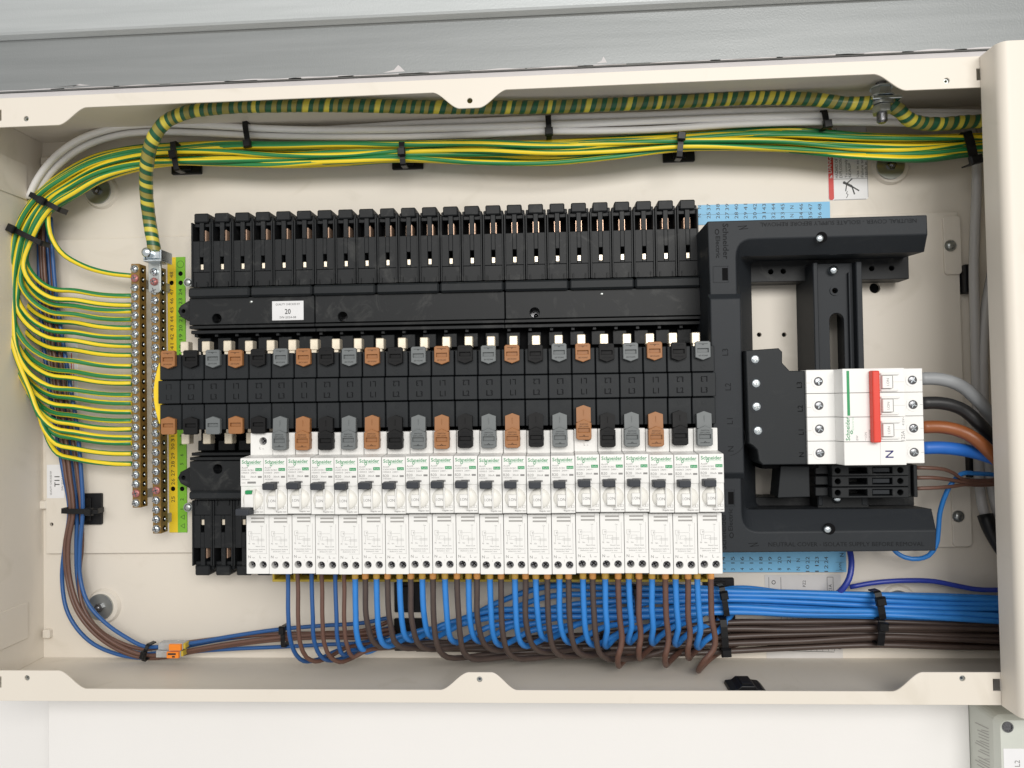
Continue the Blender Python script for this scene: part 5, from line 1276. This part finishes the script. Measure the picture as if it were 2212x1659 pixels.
for i in range(19):
    ordn = ORDS[18 - i] if i < 18 else 'first'
    thin = i < 3
    # neutral
    u, vb = bu[i], bv[i]
    j = rng.uniform(-2, 2)
    if thin:
        pts = [P(u, 1222, 66), P(u + .5, 1265, 65), P(u + 1.5 + j, 1330, 66), P(u + 6, 1385, 62), P(u + 18, 1415, 56), P(u + 34, vb, 48), P(u + 60, vb - 2, 36), P(u + 105, vb - 22, 24), P(u + 160, 1390 - 3 * i, 16), P(u + 230, 1385, 12)]
        tube('breaker_wire', 'blue2', pts, 1.75, 9, .004, label='thin dark blue wire dropping from the %s breaker counting from the neutral cover' % ordn, cat='wire', group='blue breaker wires')
    else:
        lane = (i % 5) / 4 * 2 - 1 + rng.uniform(-.1, .1); lay = (i // 5) % 4
        hq = 24 - 5.0 * lay + rng.uniform(-.6, .6)
        pts = [P(u, 1222, 66), P(u + .5, 1265, 65), P(u + 2 + j, 1320, 63), P(u + 5 + j, vb - 34, 59)]
        if i < 14:
            pts += [P(u + 12, vb - 9, 54), P(u + 26, vb, 45), P(u + 46, vb - 8, 36), P(u + 90, vb - 32, 26)]
            u2 = u + 150
        else:
            pts += [P(u - 1, vb - 8, 52), P(u + 3, vb, 42), P(u + 16, vb - 14, 32), P(u + 46, vb - 36, 24)]
            u2 = u + 90
        st = [max(u2, 900), 1060, 1180, 1320, 1440, 1565, 1720, 1905, 2060, 2200, 2320]
        pu = pts and u2 - 40
        y0 = vb - 34
        for s_ in st:
            if s_ <= u2 - 1 or s_ > 2330: continue
            f_ = min(1.0, max(0.0, (s_ - u2 + 40) / 200))
            yb = bundle_y(bc, s_) + lane * interp(bh, s_)
            ya_ = y0 - (s_ - u2) * .2
            yy = ya_ * (1 - f_) + yb * f_ if s_ < 1560 else yb + (2 * math.sin(s_ * .01 + i))
            pts.append(P(s_, yy, hq + (2 * math.sin(s_ * .012 + i * 2))))
        tube('breaker_wire', 'blue', pts, 2.4, 10, .005, label='bright blue wire dropping from the %s breaker counting from the neutral cover' % ordn, cat='wire', group='blue breaker wires')
    # line
    u, vb = br[i], bw[i]
    j = rng.uniform(-2, 2)
    if thin:
        pts = [P(u, 1222, 66), P(u + 2, 1270, 65), P(u + 3 + j, 1340, 66), P(u + 8, 1395, 62), P(u + 20, 1420, 58), P(u + 40, vb, 52), P(u + 66, vb - 8, 42), P(u + 100, 1402 - i, 30), P(u + 150, 1392, 18), P(u + 220, 1388, 12)]
        tube('breaker_wire', 'brown2', pts, 1.75, 9, .004, label='thin brown wire dropping from the %s breaker counting from the neutral cover' % ordn, cat='wire', group='brown breaker wires')
    else:
        lane = ((i * 2) % 5) / 4 * 2 - 1 + rng.uniform(-.1, .1); lay = (i // 5) % 4
        hq = 22 - 5.0 * lay + rng.uniform(-.6, .6)
        pts = [P(u, 1222, 66), P(u + .5, 1270, 65), P(u + 2 + j, 1330, 63), P(u + 6 + j, vb - 46, 60)]
        if i < 14:
            pts += [P(u + 14, vb - 16, 56), P(u + 32, vb - 1, 48), P(u + 60, vb, 38), P(u + 110, vb - 6, 26)]
            u2 = u + 170; y0 = vb - 10
        else:
            pts += [P(u + (0 if i != 18 else -14), vb - 22, 60), P(u + (1 if i != 18 else -26), vb - 2, 50), P(u + (8 if i != 18 else -20), vb - 8, 34), P(u + (30 if i != 18 else 0), vb - 28, 20), P(u + (66 if i != 18 else 28), vb - 46, hq)]
            u2 = u + 75; y0 = vb - 50
        for s_ in (900, 1060, 1180, 1320, 1440, 1565, 1720, 1905, 2060, 2200, 2320):
            if s_ <= u2 + 5: continue
            f_ = min(1.0, max(0.0, (s_ - u2) / 220))
            yb = bundle_y(kc_, s_) + lane * interp(kh, s_)
            yy = y0 * (1 - f_) + yb * f_ if s_ < 1560 else yb + (2 * math.sin(s_ * .01 + i))
            pts.append(P(s_, yy, hq + 2 * math.sin(s_ * .013 + i)))
        tube('breaker_wire', 'brown' if i < 14 else 'brown2', pts, 2.35, 10, .005, label='%s wire dropping from the %s breaker counting from the neutral cover' % ('dark brown' if i < 14 else 'reddish brown', ordn), cat='wire', group='brown breaker wires')
    # ferrules where the thick wires enter
    if not thin:
        for u_, mt_, nm_ in ((bu[i], 'ferruley', 'ochre'), (br[i], 'ferrule', 'orange')):
            a = P(u_, 1224, 66); c_ = P(u_ + .4, 1249.5, 65.6)
            tube('wire_ferrule', mt_, [a, (a + c_) / 2, c_], 2.75, 12, .004, label='%s ferrule sleeve under the %s breaker counting from the neutral cover' % (nm_, ordn), cat='ferrule', group='%s ferrules' % nm_)
# extra brown wires already in the bundle that come from further back
for k in range(5):
    lane = -1 + 2 * k / 4
    pts = [P(900, 1396 + 6 * lane, 6), P(1060, 1394 + 10 * lane, 6)] + [P(s_, bundle_y(kc_, s_) + lane * interp(kh, s_), 6 + 3 * math.sin(s_ * .01 + k)) for s_ in (1180, 1320, 1440, 1565, 1720, 1905, 2060, 2200, 2320)]
    tube('rear_brown_wire', 'brown', pts, 2.25, 9, .006, label='dark brown wire at the back of the lower bundle, %s down' % ORDS[k], cat='wire', group='brown wires at the back of the bundle')

# ================================================================== CABLE TIES AND MOUNTS
def tie(label, p0, p1, h0, h1, w=4.6, head=.55, tail=None, group='black cable ties'):
    """strap across a bundle from photo point p0 to p1; front of the strap at h1"""
    x0, z0_ = uv(*p0, h1); x1, z1_ = uv(*p1, h1)
    L = math.hypot(x1 - x0, z1 - z0_) if False else math.hypot(x1 - x0, z1_ - z0_)
    d = ((x1 - x0) / L, (z1_ - z0_) / L); n_ = (-d[1], d[0])
    t = thing('cable_tie', label, 'cable tie', (x0, z0_, h0), group)
    def q(a, c_): return (x0 + d[0] * a + n_[0] * c_, z0_ + d[1] * a + n_[1] * c_)
    m = MB(); sec = []
    hlo = max(h0, h1 - 13)
    prof = [(-.3, hlo), (-1.2, h1 - 2.4), (-.2, h1 - .4), (L * .2, h1 + .5), (L * .5, h1 + .8), (L * .8, h1 + .5), (L + .2, h1 - .4), (L + 1.2, h1 - 2.4), (L + .3, hlo)]
    inn = [(a + (1.3 if a < L * .1 else (-1.3 if a > L * .9 else 0)), h - (1.3 if L * .1 < a < L * .9 else .6)) for a, h in prof]
    vs_ = []
    for a, h in prof: vs_ += [(*q(a, -w / 2), h), (*q(a, w / 2), h)]
    k = len(prof)
    for a, h in inn: vs_ += [(*q(a, -w / 2), h), (*q(a, w / 2), h)]
    fs = []
    for i in range(k - 1):
        fs += [(2 * i, 2 * i + 1, 2 * i + 3, 2 * i + 2), (2 * k + 2 * i, 2 * k + 2 * i + 2, 2 * k + 2 * i + 3, 2 * k + 2 * i + 1), (2 * i, 2 * i + 2, 2 * k + 2 * i + 2, 2 * k + 2 * i), (2 * i + 1, 2 * k + 2 * i + 1, 2 * k + 2 * i + 3, 2 * i + 3)]
    fs += [(0, 2 * k, 2 * k + 1, 1), (2 * k - 2, 2 * k - 1, 4 * k - 1, 4 * k - 2)]
    m.add(vs_, fs); m.build('strap', 'nylon', t)
    a = L * head; hw_ = w * .72
    m = MB(); pl = [q(a - 3.4, -hw_), q(a + 3.4, -hw_), q(a + 3.4, hw_), q(a - 3.4, hw_)]; pi_ = [q(a - 2.6, -hw_ * .8), q(a + 2.6, -hw_ * .8), q(a + 2.6, hw_ * .8), q(a - 2.6, hw_ * .8)]
    m.loft(pl, h1 + .4, pl, h1 + 3.4).loft(pl, h1 + 3.4, pi_, h1 + 4.6, cap0=False); m.build('tie_head', 'nylon', t)
    if tail:
        m = MB(); m.loft([q(a + 3, -w * .4), q(a + 3 + tail, -w * .3), q(a + 3 + tail, w * .3), q(a + 3, w * .4)], h1 + 1.6, [q(a + 3, -w * .4), q(a + 3 + tail, -w * .3), q(a + 3 + tail, w * .3), q(a + 3, w * .4)], h1 + 2.6); m.build('tie_tail', 'nylon', t)
    return t
tie('black tie and buckle on the earth wires beside the taped cable', (372, 306), (380, 364), 2, 41, head=.5)
tie('black tie on the earth wires halfway along the top', (867, 307), (870, 353), 2, 41, head=.5)
tie('black tie on the earth wires nearest the danger label', (1472, 286), (1468, 337), 2, 41, head=.2)
tie('black tie round the earth wires where they pass behind the door', (2090, 284), (2106, 350), 2, 40, w=7, head=.95)
tie('black tie on the white cables beside the bend of the taped cable', (528, 262), (536, 312), 2, 33, w=4.6, head=1.0)
tie('black tie on the white cables behind the flange tab', (1184, 249), (1186, 290), 2, 33, w=4.8, head=.9)
tie('black tie on the white cables close to the earth stud', (1781, 238), (1786, 272), 2, 33, w=4.8, head=.95)
tie('black tie round the corner bend of the earth wires, upper one', (63, 419), (124, 451), 6, 44, head=.5)
tie('black tie round the corner bend of the earth wires, lower one', (20, 491), (86, 524), 6, 44, head=.12)
tie('black tie clamping the left brown and blue wires to a square mount', (132, 1104), (205, 1105), 8, 22, head=.86, tail=6)
tie('grey black tie just before the orange lever connectors', (308, 1428), (317, 1396), 8, 26, w=3.0, head=.45)
tie('black tie holding the left wires near the thin breaker wires', (611, 1398), (611, 1356), 2, 24, w=3.6, head=.9)
tie('black tie on the blue bundle beside the number strip', (1560, 1270), (1571, 1330), 2, 32, head=.25)
tie('black tie on the brown bundle below the blue bundle', (1563, 1340), (1568, 1412), 2, 30, w=5.5, head=.95)
tie('black tie on the blue bundle towards the door', (1897, 1281), (1908, 1337), 2, 32, w=5.5, head=.3)
tie('black tie on the brown bundle towards the door', (1906, 1342), (1903, 1394), 2, 30, w=5.5, head=.2)
tie('black tie behind the breaker wires on the blue bundle', (1375, 1270), (1379, 1330), 2, 30, head=.1)
tie('black tie behind the breaker wires on the brown bundle', (1306, 1375), (1316, 1428), 2, 28, w=6, head=.1)
def mount(label, u0, v0, u1, v1, h0=.1, h1=5.0):
    x0, z1_ = uv(u0, v0, h1); x1, z0_ = uv(u1, v1, h1)
    t = thing('tie_mount', label, 'tie mount', ((x0 + x1) / 2, z0_, h0), 'black adhesive tie mounts')
    m = MB(); m.box(x0, x1, z0_, z1_, h0, h1 - 1.6, .7); m.build('mount_base', 'nylon', t)
    w, l = x1 - x0, z1_ - z0_
    m = MB(); m.box(x0 + w * .3, x1 - w * .3, z0_ + l * .12, z1_ - l * .12, h1 - 1.55, h1 + .6, .5); m.build('mount_bridge', 'nylon', t)
mount('flat black tie mount below the tie beside the taped cable', 367, 320, 432, 373)
mount('flat black tie mount below the halfway tie on the earth wires', 845, 310, 913, 362)
mount('flat black tie mount below the tie nearest the danger label', 1432, 295, 1502, 346)
mount('black tie mount wedged between taped and white cables', 512, 253, 562, 290, h1=9)
mount('square black mount holding the left brown and blue wires', 150, 1067, 216, 1134, h0=4.1, h1=9)
mount('square black mount visible between the thick breaker wires, upper one', 850, 1259, 913, 1324)
mount('square black mount visible between the thick breaker wires, lower one', 850, 1338, 916, 1408)
mount('black mount above the blue bundle by the last breaker', 1520, 1250, 1588, 1290)
mount('black mount between blue and brown bundles by the last breaker', 1542, 1322, 1590, 1344)
mount('black clip on the side wall holding the grey cable', 2086, 570, 2112, 631, h0=.1, h1=12)
mount('black clip under the blue tail beside the door', 2096, 985, 2140, 1032, h0=.1, h1=12)
x, z = uv(1610, 1486, 70)
t = thing('cable_saddle', 'small black saddle clip standing on the enclosure floor', 'clip', (x, ZB + 1.3, 60))
m = MB(); m.prism([(x - 14, ZB + 1.35), (x + 15, ZB + 1.35), (x + 12, ZB + 4), (x + 7, ZB + 4.6), (x + 5, ZB + 7.2), (x - 5, ZB + 7.2), (x - 8, ZB + 4.6), (x - 13, ZB + 4)], 58, 80); m.build('saddle_body', 'nylon', t, bevel=.5)
m = MB(); m.box(x - 4, x + 4, ZB + 7.25, ZB + 8, 61, 77, .3); m.build('saddle_ridge', 'nylon', t)

# ================================================================== LEVER CONNECTORS
for k, (v, lab) in enumerate(((1399.5, 'upper orange lever connector joining the left wires'), (1416, 'lower orange lever connector with black printing joining the left wires'))):
    x0, z1_ = uv(332, v - 8, 30); x1, z0_ = uv(386, v + 8, 30)
    dx_ = 2 if k == 0 else 0
    t = thing('lever_connector', lab, 'connector', ((x0 + x1) / 2, z0_, 18), 'orange lever connectors')
    m = MB(); m.box(x0 + dx_, x1 + dx_, z0_ + .2, z1_ - .2, 18, 27, .6); m.build('connector_body', 'clear', t)
    xm = x0 + (x1 - x0) * .5 + dx_
    m = MB(); m.loft(rectp(xm - .5, x1 - .3 + dx_, z0_ + .35, z1_ - .35), 27, rectp(xm, x1 - .6 + dx_, z0_ + .5, z1_ - .5), 29.6); lv = m.build('lever', 'orange', t, bevel=.4)
    m = MB(); m.box(xm - 5.4, xm - .4, z0_ + 1.4, z1_ - 1.4, 27, 27.6, .2); m.build('test_port', 'pocket', t)
    if k == 1:
        zk = (z0_ + z1_) / 2
        m = MB(); m.rect(xm + 1.2, xm + 8.4, zk + .3, zk + 1.9, 29.7).rect(xm + 5.0, xm + 7.6, zk - 1.9, zk - .5, 29.7); m.build('printed_mark', 'ink', lv)
    m = MB(); m.box(x1 - .3 + dx_, x1 + 1.8 + dx_, z0_ + .8, z1_ - .8, 19, 26, .4); m.build('entry_collar', 'tray', t)

# ================================================================== EARTH STUD
x, z = uv(1904, 214, 58)
sd = thing('earth_stud', 'steel earth stud with nuts and washers hanging from the top wall', 'stud', (x, z - 20, 48))
def vcyl(m, x, h, r, z0_, z1_, n=20, r2=None):
    r2 = r if r2 is None else r2
    vs_ = [(x + r * math.cos(2 * math.pi * i / n), z0_, h + r * math.sin(2 * math.pi * i / n)) for i in range(n)] + [(x + r2 * math.cos(2 * math.pi * i / n), z1_, h + r2 * math.sin(2 * math.pi * i / n)) for i in range(n)]
    m.add(vs_, [(i, (i + 1) % n, n + (i + 1) % n, n + i) for i in range(n)] + [tuple(range(n)), tuple(range(n, 2 * n))]); return m
zA_ = lambda v: wz(1904, v, 58)
m = MB(); vcyl(m, x, 58, 4.0, zA_(262), ZT - 1.4, 18); vcyl(m, x, 58, 2.6, zA_(266), zA_(262), 18, 4.0); m.build('threaded_rod', 'darksteel', sd, smooth=True)
m = MB(); vcyl(m, x, 58, 7.6, zA_(208), zA_(192), 6); m.build('upper_nut', 'steel', sd)
m = MB(); vcyl(m, x, 58, 8.6, zA_(192), zA_(189), 28); m.build('star_washer', 'zinc', sd)
m = MB(); vcyl(m, x, 58, 9.6, zA_(212), zA_(208.5), 28); m.build('washer', 'zinc', sd, smooth=True)
m = MB(); m.box(x - 10, x + 13, zA_(221), zA_(213), 50, 66, .6); m.build('cable_lug', 'zinc', sd)
m = MB(); vcyl(m, x, 58, 8.8, zA_(228), zA_(222), 28); m.build('washer', 'steel', sd, smooth=True)
m = MB(); vcyl(m, x, 58, 7.4, zA_(245), zA_(229), 6); m.build('lower_nut', 'steel', sd)
